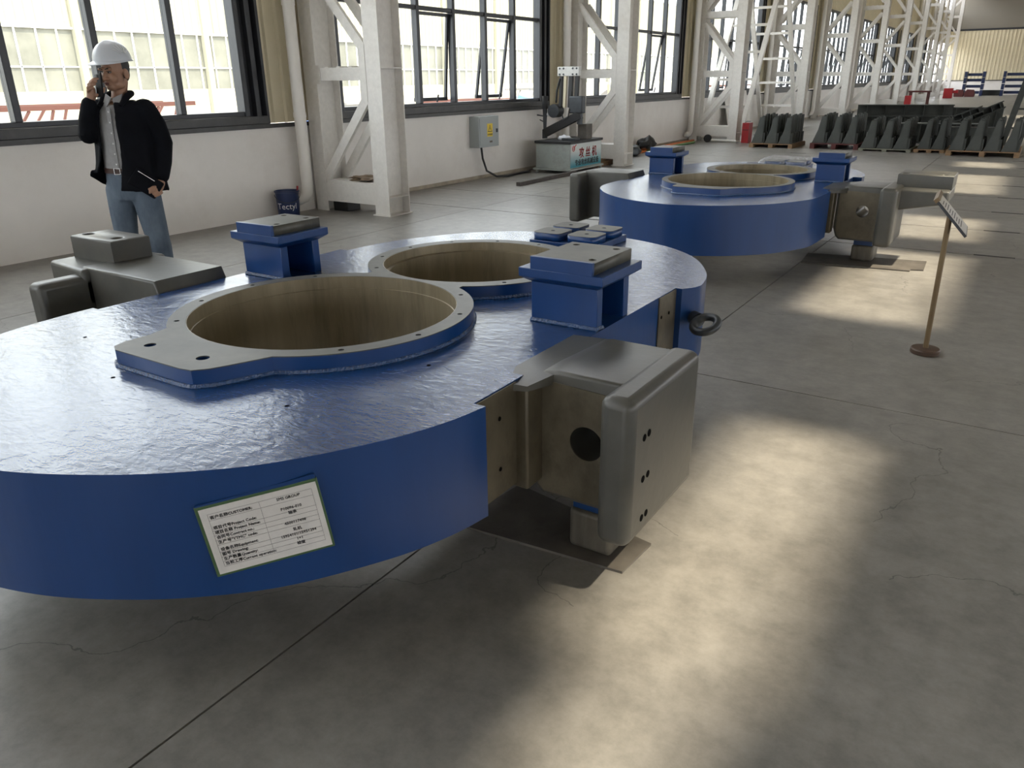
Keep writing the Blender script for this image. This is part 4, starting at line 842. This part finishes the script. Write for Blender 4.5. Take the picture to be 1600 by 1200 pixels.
o = MB().box(-0.3, 0.3, -0.3, 0.3, 0, 0.7).box(-0.1, 0.65, -0.2, 0.2, 0.35, 0.55).build('red_machine', 'red_paint', None, bevel=0.02); o.location = (-6.1, 69.5, 0); tag(o, 'bright red small machine far down the row of columns', 'machine')

# crumpled clear film over the far valve pad of the second base
fm = bpy.data.materials.new('clear_film'); fm.use_nodes = True; nt = fm.node_tree; N = nt.nodes; Lk = nt.links; N.remove(N['Principled BSDF'])
t_ = N.new('ShaderNodeBsdfTransparent'); g_ = N.new('ShaderNodeBsdfPrincipled'); g_.inputs['Base Color'].default_value = (0.75, 0.75, 0.75, 1); g_.inputs['Roughness'].default_value = 0.12
mx_ = N.new('ShaderNodeMixShader'); mx_.inputs[0].default_value = 0.16; Lk.new(t_.outputs[0], mx_.inputs[1]); Lk.new(g_.outputs[0], mx_.inputs[2]); Lk.new(mx_.outputs[0], N['Material Output'].inputs[0])
mb = MB(); n = 26; rn = random.Random(4)
for i in range(n):
    for j in range(n):
        u, v = i / (n - 1) * 2 - 1, j / (n - 1) * 2 - 1; e = max(abs(u), abs(v))
        z = 0.742 + rn.uniform(0, 0.03) if e < 0.82 else 0.75 - (e - 0.82) * 0.38 + rn.uniform(-0.008, 0.015)
        mb.v.append((u * 0.29 + rn.uniform(-0.008, 0.008), v * 0.29 + rn.uniform(-0.008, 0.008), z))
for i in range(n - 1):
    for j in range(n - 1): mb.f.append((i * n + j, (i + 1) * n + j, (i + 1) * n + j + 1, i * n + j + 1))
o = mb.build('plastic_film', fm, None); o.location = (-2.275, 9.19, 0.0); tag(o, 'crumpled clear plastic film over a pad on the second blue base', 'film')

# ------------------------------------------------------------------ yard junk seen through the windows
M['y_red'] = mat('rusty_red_steel', (0.13, 0.055, 0.048), 0.7); M['y_orange'] = mat('orange_steel', (0.34, 0.12, 0.05), 0.6); M['y_grey'] = mat('grey_scrap', (0.20, 0.20, 0.21), 0.6); M['y_blue'] = mat('blue_tarp', (0.06, 0.14, 0.38), 0.6); M['y_maroon'] = mat('maroon_bin', (0.22, 0.05, 0.075), 0.6)
def truss(x, y, l, h, z, m, label, seed, d=1.2):
    r = empty('steel_truss', (x, y, -0.1)); tag(r, label, 'truss', 'steel frames in the yard outside'); rn = random.Random(seed)
    for xx in (0, d):
        MB().box(xx, xx + 0.09, -l / 2, l / 2, z, z + 0.09).build('top_chord', m, r); MB().box(xx, xx + 0.12, -l / 2, l / 2, 0, 0.09).build('bottom_chord', m, r)
        n = max(3, int(l / 0.9))
        for k in range(n): MB().bar((xx + 0.06, -l / 2 + k * l / n, 0.1), (xx + 0.06, -l / 2 + (k + rn.choice((0.5, 1))) * l / n, z), 0.045, 0.045).build('web_bar', m, r)
truss(-17.5, 9.0, 5.5, 0, 1.25, 'y_red', 'rusty red steel truss outside, seen left of the man', 1)
truss(-15.0, 8.3, 3.0, 0, 0.75, 'y_orange', 'orange steel frame outside, low behind the man and phone', 2)
truss(-17.0, 16.0, 2.6, 0, 1.05, 'y_grey', 'tangle of grey steel bars outside, right of the man', 3)
truss(-18.0, 24.0, 4.0, 0, 1.0, 'y_red', 'rusty red lattice outside, behind the nearest crane column', 4)
truss(-19.0, 30.5, 3.5, 0, 1.3, 'y_grey', 'grey steel stair frame outside the second window', 5)
truss(-18.0, 38.0, 5.0, 0, 0.9, 'y_red', 'rusty red frame outside, seen past the opened sash', 6)
truss(-18.0, 52.0, 9.0, 0, 1.2, 'y_red', 'long red truss outside the third window', 8)
o = MB().prism_x([(-0.85, 0), (0.85, 0), (0.95, 0.72), (-0.95, 0.72)], -0.6, 0.6).build('scrap_bin', 'y_maroon', None, bevel=0.02); o.location = (-15.5, 13.6, -0.1); tag(o, 'maroon scrap bin outside the window, right of the man', 'bin')
for j, (x, y, s_, m, lab) in enumerate(((-15, 5.5, (0.9, 0.9, 0.45), 'y_blue', 'blue tarp heap outside at the left edge'), (-19.5, 18.6, (0.7, 1.0, 0.35), 'y_blue', 'blue tarp heap outside beyond the tangle of grey bars'), (-14.6, 16.2, (0.5, 0.6, 0.55), 'y_grey', 'heap of grey scrap outside beside the maroon bin'), (-21.5, 34, (0.8, 1.2, 0.5), 'y_blue', 'blue covered heap outside the second window'), (-18, 42, (0.9, 1.5, 0.6), 'y_grey', 'grey scrap heap outside the second window by its right jamb'))):
    blob('scrap_heap', m, (x, y, -0.1), s_, 20 + j, lab, 'heap', amp=0.35)
o = MB().bar((0, -1.6, 0.1), (0, 1.6, 1.1), 0.28, 0.28).build('leaning_beam', 'y_grey', None); o.location = (-18.5, 35.5, -0.1); tag(o, 'grey beam propped up at a slant outside the second window', 'beam')
M['y_brick'] = mat('red_brick_gable', (0.30, 0.15, 0.11), 0.8)
o = MB().box(-6, 6, -18, 18, 0, 16).build('distant_block', 'ext_white', None); o.location = (-75, 190, -0.1); tag(o, 'hazy pale tower block far outside the third window', 'building')

# ------------------------------------------------------------------ the man on the phone
M['skin'] = mat('skin', (0.30, 0.165, 0.105), 0.5, var=0.08, vscale=15)
M['jacket'] = mat('black_jacket', (0.004, 0.0046, 0.007), 0.85, var=0.3, vscale=8, bump=0.15, bscale=22, spec=0.12)
M['shirt'] = mat('grey_shirt', (0.27, 0.27, 0.275), 0.75, var=0.12, vscale=30, bump=0.3, bscale=16)
M['jeans'] = mat('washed_blue_denim', (0.055, 0.080, 0.115), 0.8, col2=(0.135, 0.175, 0.225), vscale=4.5, bump=0.35, bscale=14, stretch=(1.6, 1.6, 0.8))
M['hair'] = mat('black_hair', (0.010, 0.009, 0.008), 0.5)
M['hat'] = mat('white_hard_hat', (0.50, 0.53, 0.57), 0.28)
M['shoe'] = mat('black_shoe', (0.02, 0.02, 0.02), 0.4); M['lip'] = mat('lips', (0.19, 0.075, 0.06), 0.5); M['belt'] = mat('brown_belt', (0.045, 0.018, 0.012), 0.4); M['chrome'] = mat('steel_bright', (0.5, 0.5, 0.5), 0.25, metal=0.9); M['eye'] = mat('dark_eye', (0.015, 0.012, 0.010), 0.2); M['eye_white'] = mat('eye_white', (0.26, 0.23, 0.21), 0.3)
man = empty('person', (-5.40, 3.25, 0), math.atan2(0.857, 0.516)); tag(man, 'person in black jacket, jeans and white hard hat talking on a phone', 'person')
LF = Vector((0.82, -0.57, 0)); FR = Vector((-0.57, -0.82, 0)); UP = Vector((0, 0, 1))
def ell(mb, c, r, ax=None, n=14, m=10):
    """ellipsoid, ax = three axis vectors"""
    ax = ax or (LF, FR, UP); c = Vector(c); o = len(mb.v)
    for i in range(m + 1):
        t = pi * i / m
        for k in range(n):
            p = 2 * pi * k / n; mb.v.append(tuple(c + ax[0] * r[0] * sin(t) * cos(p) + ax[1] * r[1] * sin(t) * sin(p) + ax[2] * r[2] * cos(t)))
    for i in range(m):
        for k in range(n): mb.f.append((o + i * n + k, o + i * n + (k + 1) % n, o + (i + 1) * n + (k + 1) % n, o + (i + 1) * n + k))
    return mb
def limb(mb, pts, rs, n=12):
    mb.tube(pts, rs, n)
    for p, r in zip(pts, rs): ell(mb, p, (r, r, r), n=10, m=6)
    return mb
def loft(mb, lv, n=28, gap=None, wave=0.0):
    """closed elliptical loft of (z, a, b, cx, cy)"""
    o = len(mb.v)
    for (z, a, b, cx, cy) in lv:
        for k in range(n):
            p = 2 * pi * k / n; q = Vector((cx, cy, z)) + LF * a * sin(p) + FR * b * cos(p); mb.v.append(tuple(q))
    for i in range(len(lv) - 1):
        for k in range(n): mb.f.append((o + i * n + k, o + i * n + (k + 1) % n, o + (i + 1) * n + (k + 1) % n, o + (i + 1) * n + k))
    mb.f.append(tuple(o + k for k in range(n))); e = o + (len(lv) - 1) * n; mb.f.append(tuple(e + k for k in range(n)))
    return mb
def organic(mb, name, m, parent, vox, smooth=4):
    me = bpy.data.meshes.new(name); me.from_pydata(mb.v, [], mb.f)
    bm = bmesh.new(); bm.from_mesh(me); bmesh.ops.remove_doubles(bm, verts=bm.verts, dist=1e-6); bmesh.ops.recalc_face_normals(bm, faces=bm.faces); bm.to_mesh(me); bm.free()
    o = bpy.data.objects.new(name, me); COL.objects.link(o); o.parent = parent; me.materials.append(M[m])
    r = o.modifiers.new('remesh', 'REMESH'); r.mode = 'VOXEL'; r.voxel_size = vox; r.use_smooth_shade = True
    s = o.modifiers.new('smooth', 'SMOOTH'); s.iterations = smooth; s.factor = 0.5
    return o
# head frame
HF = Vector((-0.66, -0.75, 0.0)).normalized(); HL = Vector((0.75, -0.66, 0)).normalized(); HU = Vector((0, 0, 1))
rt = Matrix.Rotation(rad(4), 3, HL); HF = rt @ HF; HU = rt @ HU
HC = Vector((0.052, -0.005, 1.688)); HA = (HL, HF, HU)
def hp(l, f, u): return HC + HL * l + HF * f + HU * u
bodym = MB()
ell(bodym, hp(0, -0.012, 0.03), (0.076, 0.095, 0.10), HA, 20, 14); ell(bodym, hp(0, 0.030, -0.038), (0.064, 0.064, 0.086), HA, 20, 14); ell(bodym, hp(0, 0.058, -0.098), (0.040, 0.030, 0.026), HA)
for s in (-1, 1):
    ell(bodym, hp(s * 0.036, 0.066, -0.040), (0.030, 0.027, 0.034), HA); ell(bodym, hp(s * 0.036, 0.025, -0.085), (0.026, 0.048, 0.028), HA); ell(bodym, hp(s * 0.081, -0.012, -0.022), (0.012, 0.024, 0.036), HA); ell(bodym, hp(s * 0.030, 0.086, 0.018), (0.030, 0.012, 0.010), HA)
    ell(bodym, hp(s * 0.014, 0.101, -0.045), (0.011, 0.011, 0.009), HA)
limb(bodym, [hp(0, 0.088, 0.008), hp(0, 0.104, -0.022), hp(0, 0.113, -0.043)], [0.009, 0.011, 0.014], 8)
ell(bodym, hp(0, 0.088, -0.074), (0.026, 0.014, 0.012), HA)
limb(bodym, [hp(0, -0.03, -0.06), (0.055, 0.02, 1.54), (0.05, 0.015, 1.47)], [0.052, 0.050, 0.062], 16)
loft(bodym, [(1.50, 0.10, 0.07, 0.05, 0.01), (1.45, 0.17, 0.095, 0.05, 0.01), (1.30, 0.17, 0.11, 0.045, 0.01), (1.1, 0.15, 0.10, 0.035, 0.01), (0.95, 0.15, 0.10, 0.03, 0.01), (0.85, 0.10, 0.08, 0.03, 0.01)])
SR = (-0.095, 0.10, 1.445); ER = (-0.185, -0.01, 1.295); WR = (-0.135, -0.045, 1.495)
SL = (0.205, -0.095, 1.445); EL = (0.275, -0.10, 1.215); WL = (0.222, -0.135, 0.985)
limb(bodym, [SR, ER, WR], [0.05, 0.04, 0.028]); limb(bodym, [SL, EL, WL], [0.05, 0.04, 0.028])
limb(bodym, [(-0.05, 0.06, 0.90), (-0.065, 0.03, 0.52), (-0.06, 0.07, 0.08)], [0.075, 0.05, 0.038]); limb(bodym, [(0.11, -0.05, 0.90), (0.135, -0.085, 0.50), (0.14, -0.05, 0.08)], [0.075, 0.05, 0.038])
for (x, y) in ((-0.06, 0.07), (0.14, -0.05)): limb(bodym, [(x, y, 0.05), (x - 0.07, y - 0.10, 0.04)], [0.035, 0.03])
# right hand round the phone
limb(bodym, [WR, (-0.118, -0.045, 1.53), (-0.112, -0.045, 1.572)], [0.028, 0.030, 0.028])
for ch in ([(-0.105, -0.05, 1.585), (-0.108, -0.084, 1.622), (-0.080, -0.098, 1.640), (-0.058, -0.094, 1.640)], [(-0.118, -0.05, 1.575), (-0.122, -0.086, 1.604), (-0.095, -0.102, 1.620), (-0.070, -0.099, 1.622)], [(-0.126, -0.045, 1.560), (-0.130, -0.082, 1.584), (-0.105, -0.099, 1.600), (-0.082, -0.098, 1.604)], [(-0.130, -0.038, 1.545), (-0.134, -0.070, 1.563), (-0.114, -0.088, 1.578), (-0.096, -0.088, 1.584)]):
    limb(bodym, ch, [0.0105, 0.0098, 0.009, 0.008], 8)
limb(bodym, [(-0.105, -0.05, 1.535), (-0.070, -0.062, 1.538), (-0.040, -0.060, 1.560), (-0.030, -0.052, 1.580)], [0.015, 0.012, 0.0105, 0.009], 8)
# left hand on the clutch bag
limb(bodym, [WL, (0.212, -0.152, 0.945), (0.198, -0.165, 0.918)], [0.028, 0.031, 0.030])
for k, dz in enumerate((0.022, 0.004, -0.014, -0.030)):
    limb(bodym, [(0.190 + 0.006 * k, -0.185, 0.915 + dz), (0.168 + 0.006 * k, -0.212, 0.905 + dz), (0.142 + 0.008 * k, -0.215, 0.898 + dz), (0.130 + 0.01 * k, -0.207, 0.894 + dz)], [0.0115, 0.0105, 0.0098, 0.0085], 8)
limb(bodym, [(0.185, -0.16, 0.94), (0.160, -0.200, 0.930), (0.140, -0.212, 0.912), (0.132, -0.214, 0.892)], [0.014, 0.012, 0.011, 0.009], 8)
organic(bodym, 'body', 'skin', man, 0.0045, 3)
for s in (-1, 1):
    ell(MB(), hp(s * 0.031, 0.0845, -0.004), (0.0140, 0.010, 0.0048), HA).build('eye_white', 'eye_white', man, smooth=True, ang=80)
    ell(MB(), hp(s * 0.031 - 0.003, 0.0925, -0.004), (0.0068, 0.004, 0.0047), HA, 10, 6).build('iris', 'eye', man, smooth=True, ang=80)
    MB().tube([hp(s * 0.012, 0.099, 0.016), hp(s * 0.03, 0.0985, 0.021), hp(s * 0.05, 0.083, 0.016)], [0.003, 0.0042, 0.003], 6).build('eyebrow', 'hair', man, smooth=True)
    MB().tube([hp(s * 0.014, 0.0935, 0.003), hp(s * 0.031, 0.0955, 0.0045), hp(s * 0.047, 0.084, 0.000)], 0.0022, 6).build('eyelid', 'hair', man, smooth=True)
ell(MB(), hp(0, 0.0985, -0.069), (0.023, 0.006, 0.0048), HA).build('upper_lip', 'lip', man, smooth=True, ang=80); ell(MB(), hp(0, 0.0975, -0.081), (0.019, 0.006, 0.005), HA).build('lower_lip', 'lip', man, smooth=True, ang=80)
ell(MB(), hp(0, 0.0965, -0.0745), (0.018, 0.006, 0.0035), HA).build('mouth', 'eye', man, smooth=True, ang=80)
hm = MB(); ell(hm, hp(0, -0.026, 0.03), (0.0805, 0.088, 0.098), HA, 24, 16); ell(hm, hp(0, -0.055, -0.02), (0.062, 0.05, 0.062), HA)
organic(hm, 'hair', 'hair', man, 0.006, 2)
# clothes: shirt, open jacket, jeans, belt, shoes
sm = MB(); loft(sm, [(1.475, 0.15, 0.10, 0.05, 0.01), (1.44, 0.185, 0.122, 0.05, 0.01), (1.32, 0.185, 0.138, 0.047, 0.008), (1.18, 0.172, 0.136, 0.04, 0.006), (1.06, 0.172, 0.134, 0.033, 0.004), (1.02, 0.168, 0.130, 0.03, 0.004)])
organic(sm, 'shirt', 'shirt', man, 0.008, 6)
pk = Vector((0.047, 0.008, 0))
MB().bar(pk + FR * 0.139 + UP * 1.46, Vector((0.034, 0.004, 1.05)) + FR * 0.138, 0.028, 0.004, FR).build('placket', 'shirt', man)
for k in range(6):
    t = k / 5.5; c = (pk + UP * 1.43) * (1 - t) + Vector((0.034, 0.004, 1.05)) * t + FR * 0.1425; ell(MB(), c, (0.006, 0.003, 0.006), None, 10, 6).build('button', 'print_white', man, smooth=True)
for s in (-1, 1):
    b0 = Vector((0.052, 0.01, 1.515)) + FR * 0.078
    MB().add([b0 + LF * s * 0.004, b0 + LF * s * 0.062 - FR * 0.03 + UP * 0.028, b0 + LF * s * 0.066 + FR * 0.012 - UP * 0.035, b0 + LF * s * 0.032 + FR * 0.038 - UP * 0.062,
              b0 + LF * s * 0.004 + FR * 0.008, b0 + LF * s * 0.062 - FR * 0.022 + UP * 0.028, b0 + LF * s * 0.066 + FR * 0.020 - UP * 0.035, b0 + LF * s * 0.032 + FR * 0.046 - UP * 0.062],
             [(0, 1, 2, 3), (7, 6, 5, 4), (0, 4, 5, 1), (1, 5, 6, 2), (2, 6, 7, 3), (3, 7, 4, 0)]).build('shirt_collar', 'shirt', man)
def jacket_shell():
    lv = [(1.505, 0.100, 0.078, 0.10, 0.34), (1.475, 0.165, 0.115, 0.16, 0.36), (1.43, 0.212, 0.148, 0.22, 0.38), (1.34, 0.218, 0.160, 0.22, 0.40), (1.22, 0.214, 0.162, 0.24, 0.46), (1.10, 0.216, 0.166, 0.20, 0.60), (1.02, 0.224, 0.172, 0.12, 0.74), (0.95, 0.234, 0.178, 0.06, 0.86), (0.905, 0.240, 0.182, 0.02, 0.92)]
    mb = MB(); n = 44
    for lay in (0, 1):
        for (z, a, b, gl, gr) in lv:
            for k in range(n + 1):
                u = k / n; p = gl + (2 * pi - gl - gr) * u; t = 0.014 * lay
                right = max(0, (u - 0.80) / 0.20)                     # the wearer's right front, swinging open
                zz = z + (0.10 * right if z < 1.0 else 0) * 1.0 - 0.03 * (1 - abs(2 * u - 1)) * (z < 1.0)
                fl = 0.05 * right * max(0, (1.25 - z) / 0.35)
                fold = 0.006 * sin(9 * p + 4 * z) * (z < 1.42)
                q = Vector((0.045, 0.008, zz)) + LF * (a - t + fold + fl) * sin(p) + FR * (b - t + fold + fl) * cos(p); mb.v.append(tuple(q))
    m = n + 1; h = len(lv); N2 = m * h
    for i in range(h - 1):
        for k in range(n):
            q = (i * m + k, i * m + k + 1, (i + 1) * m + k + 1, (i + 1) * m + k); mb.f.append(q); mb.f.append(tuple(N2 + x for x in reversed(q)))
    for k in range(n):
        mb.f.append((k, N2 + k, N2 + k + 1, k + 1)); e = (h - 1) * m; mb.f.append((e + k, e + k + 1, N2 + e + k + 1, N2 + e + k))
    for i in range(h - 1):
        mb.f.append((i * m, (i + 1) * m, N2 + (i + 1) * m, N2 + i * m)); mb.f.append((i * m + n, N2 + i * m + n, N2 + (i + 1) * m + n, (i + 1) * m + n))
    return mb
jm = jacket_shell()
limb(jm, [(-0.085, 0.09, 1.435), (-0.15, 0.045, 1.36), (-0.185, -0.005, 1.285), (-0.168, -0.03, 1.38), (-0.142, -0.045, 1.478)], [0.078, 0.074, 0.066, 0.058, 0.050], 16)
limb(jm, [(0.195, -0.085, 1.430), (0.248, -0.10, 1.33), (0.276, -0.10, 1.215), (0.255, -0.115, 1.09), (0.228, -0.13, 0.995)], [0.082, 0.072, 0.066, 0.060, 0.054], 16)
organic(jm, 'jacket', 'jacket', man, 0.0075, 3)
cm = MB()
for s in (-1, 1):
    cm.tube([Vector((0.05, 0.01, 1.545)) - FR * 0.078, Vector((0.05, 0.01, 1.545)) + LF * s * 0.080 - FR * 0.03, Vector((0.05, 0.01, 1.520)) + LF * s * 0.085 + FR * 0.045, Vector((0.05, 0.01, 1.465)) + LF * s * 0.080 + FR * 0.118], [0.020, 0.022, 0.024, 0.016], 10)
organic(cm, 'jacket_collar', 'jacket', man, 0.007, 3)
jn = MB(); loft(jn, [(1.035, 0.165, 0.128, 0.03, 0.004), (0.98, 0.172, 0.132, 0.03, 0.004), (0.90, 0.172, 0.128, 0.03, 0.004), (0.83, 0.15, 0.11, 0.03, 0.004)])
limb(jn, [(-0.050, 0.055, 0.90), (-0.062, 0.045, 0.72), (-0.068, 0.030, 0.54), (-0.064, 0.045, 0.50), (-0.062, 0.06, 0.30), (-0.060, 0.065, 0.10)], [0.100, 0.090, 0.078, 0.080, 0.074, 0.072], 16)
limb(jn, [(0.105, -0.045, 0.90), (0.120, -0.065, 0.72), (0.135, -0.085, 0.54), (0.138, -0.08, 0.50), (0.14, -0.06, 0.30), (0.14, -0.05, 0.10)], [0.102, 0.092, 0.080, 0.082, 0.076, 0.074], 16)
organic(jn, 'jeans', 'jeans', man, 0.009, 4)
bl = MB(); loft(bl, [(1.055, 0.172, 0.137, 0.03, 0.004), (1.020, 0.172, 0.137, 0.03, 0.004)], 40); bl.build('belt', 'belt', man, smooth=True, ang=50)
bc = Vector((0.03, 0.004, 1.038)) + FR * 0.140
for a_, b_ in (((-0.022, 0.02), (0.022, 0.02)), ((0.022, 0.02), (0.022, -0.02)), ((0.022, -0.02), (-0.022, -0.02)), ((-0.022, -0.02), (-0.022, 0.02))):
    MB().bar(bc + LF * a_[0] + UP * a_[1], bc + LF * b_[0] + UP * b_[1], 0.005, 0.005).build('buckle_bar', 'chrome', man)
for (x, y) in ((-0.06, 0.07), (0.14, -0.05)):
    sh = MB(); ell(sh, Vector((x, y, 0.055)) + FR * 0.06, (0.048, 0.135, 0.055)); ell(sh, Vector((x, y, 0.075)), (0.045, 0.055, 0.06))
    for i, v in enumerate(sh.v): sh.v[i] = (v[0], v[1], max(v[2], 0.0))
    organic(sh, 'shoe', 'shoe', man, 0.008, 2)
wt = MB().tube([Vector(WL) + Vector((0.004, 0.01, 0.02)), Vector(WL) + Vector((-0.006, -0.012, -0.016))], 0.034, 20).build('wristwatch', 'chrome', man, smooth=True)
# hard hat
hc = hp(0, -0.004, 0.062); hat = MB(); n = 48; rings = 12
for lay in (0, 1):
    for i in range(rings + 1):
        t = (pi / 2) * i / rings
        for k in range(n):
            p = 2 * pi * k / n; a, b, h_ = 0.112, 0.135, 0.125
            k_ = 1 - 0.03 * lay
            ridge = 0.007 * math.exp(-((sin(p) * cos(t)) / 0.16) ** 2) * (i > 2)
            q = hc + HL * (a * k_) * cos(t) ** 0.8 * sin(p) + HF * (b * k_) * cos(t) ** 0.8 * cos(p) + HU * ((h_ + ridge) * k_ * sin(t))
            hat.v.append(tuple(q))
    o_ = lay * (rings + 1) * n
    for i in range(rings):
        for k in range(n): hat.f.append((o_ + i * n + k, o_ + i * n + (k + 1) % n, o_ + (i + 1) * n + (k + 1) % n, o_ + (i + 1) * n + k))
hatp = hat.build('hard_hat', 'hat', man, smooth=True, ang=60)
br = MB()
for lay in (0, 1):
    for k in range(n):
        p = 2 * pi * k / n; ext_ = 0.010 + 0.048 * max(0, cos(p)) ** 1.6; z_ = -0.012 * max(0, cos(p)) - 0.004 * lay
        br.v.append(tuple(hc + HL * 0.108 * sin(p) + HF * 0.131 * cos(p) + HU * (0.008 - 0.004 * lay))); br.v.append(tuple(hc + HL * (0.112 + ext_ * 0.7) * sin(p) + HF * (0.135 + ext_) * cos(p) + HU * z_))
for k in range(n):
    a_, b_ = 2 * k, 2 * ((k + 1) % n); br.f.append((a_, a_ + 1, b_ + 1, b_)); br.f.append((2 * n + a_, 2 * n + b_, 2 * n + b_ + 1, 2 * n + a_ + 1)); br.f.append((a_ + 1, 2 * n + a_ + 1, 2 * n + b_ + 1, b_ + 1))
br.build('brim', 'hat', hatp, smooth=True, ang=60)
for k in range(6):
    an = rad(-55 + 22 * k); pts = []
    for j in range(4):
        rr_ = 0.022 + 0.016 * j; u_, w_ = sin(an) * rr_, 0.035 + cos(an) * rr_
        s_ = min(0.98, w_ / 0.125); cz = math.sqrt(1 - s_ * s_) ** 0.8; ff = (0.01 + u_) / 0.135
        l_ = 0.114 * math.sqrt(max(0.05, cz * cz - ff * ff)) + 0.001
        pts.append(hc + HL * l_ + HF * (0.01 + u_) + HU * w_)
    MB().tube(pts, 0.0028, 6).build('ray_ridge', 'print_white', hatp, smooth=True)
# phone and clutch bag are things of their own
def world(o, loc, ax):
    mw = Matrix.Rotation(math.atan2(0.857, 0.516), 4, 'Z'); mw.translation = Vector((-5.40, 3.25, 0))
    lm = Matrix(((ax[0].x, ax[1].x, ax[2].x, loc[0]), (ax[0].y, ax[1].y, ax[2].y, loc[1]), (ax[0].z, ax[1].z, ax[2].z, loc[2]), (0, 0, 0, 1))); o.matrix_world = mw @ lm
M['phone'] = mat('black_phone', (0.006, 0.006, 0.007), 0.6, spec=0.15)
ph = MB().box(-0.037, 0.037, -0.074, 0.074, -0.0045, 0.0045).build('smartphone', 'phone', None, bevel=0.006, seg=3)
pz = (Vector((-0.75, 0.25, 0.15)) + Vector((-0.1, -0.75, 0))).normalized(); py_ = (HF * 0.35 - UP * 0.9); py_ = (py_ - pz * py_.dot(pz)).normalized(); px_ = py_.cross(pz)
world(ph, (-0.058, -0.072, 1.598), (px_, py_, pz)); tag(ph, 'black smartphone held to the ear of the man in the hard hat', 'phone')
MB().box(-0.034, 0.034, -0.070, 0.070, -0.0052, -0.0045).build('screen', 'phone', ph)
cam_ = MB().box(0.008, 0.030, -0.068, -0.044, 0.0045, 0.006).build('camera_bump', 'black', ph)
cg = MB().box(-0.10, 0.10, -0.065, 0.065, -0.014, 0.014).build('clutch_bag', 'jacket', None, bevel=0.010, seg=3)
cz_ = (FR * 0.35 + Vector((0.1, -0.9, 0.1))).normalized(); cx_ = Vector((0.80, 0, -0.62)); cx_ = (cx_ - cz_ * cx_.dot(cz_)).normalized(); world(cg, (0.118, -0.190, 0.955), (cx_, cz_.cross(cx_), cz_)); tag(cg, 'black leather clutch bag in the lowered hand of the man', 'bag')
MB().box(-0.08, 0.04, 0.044, 0.047, 0.014, 0.0155).build('zip', 'chrome', cg)
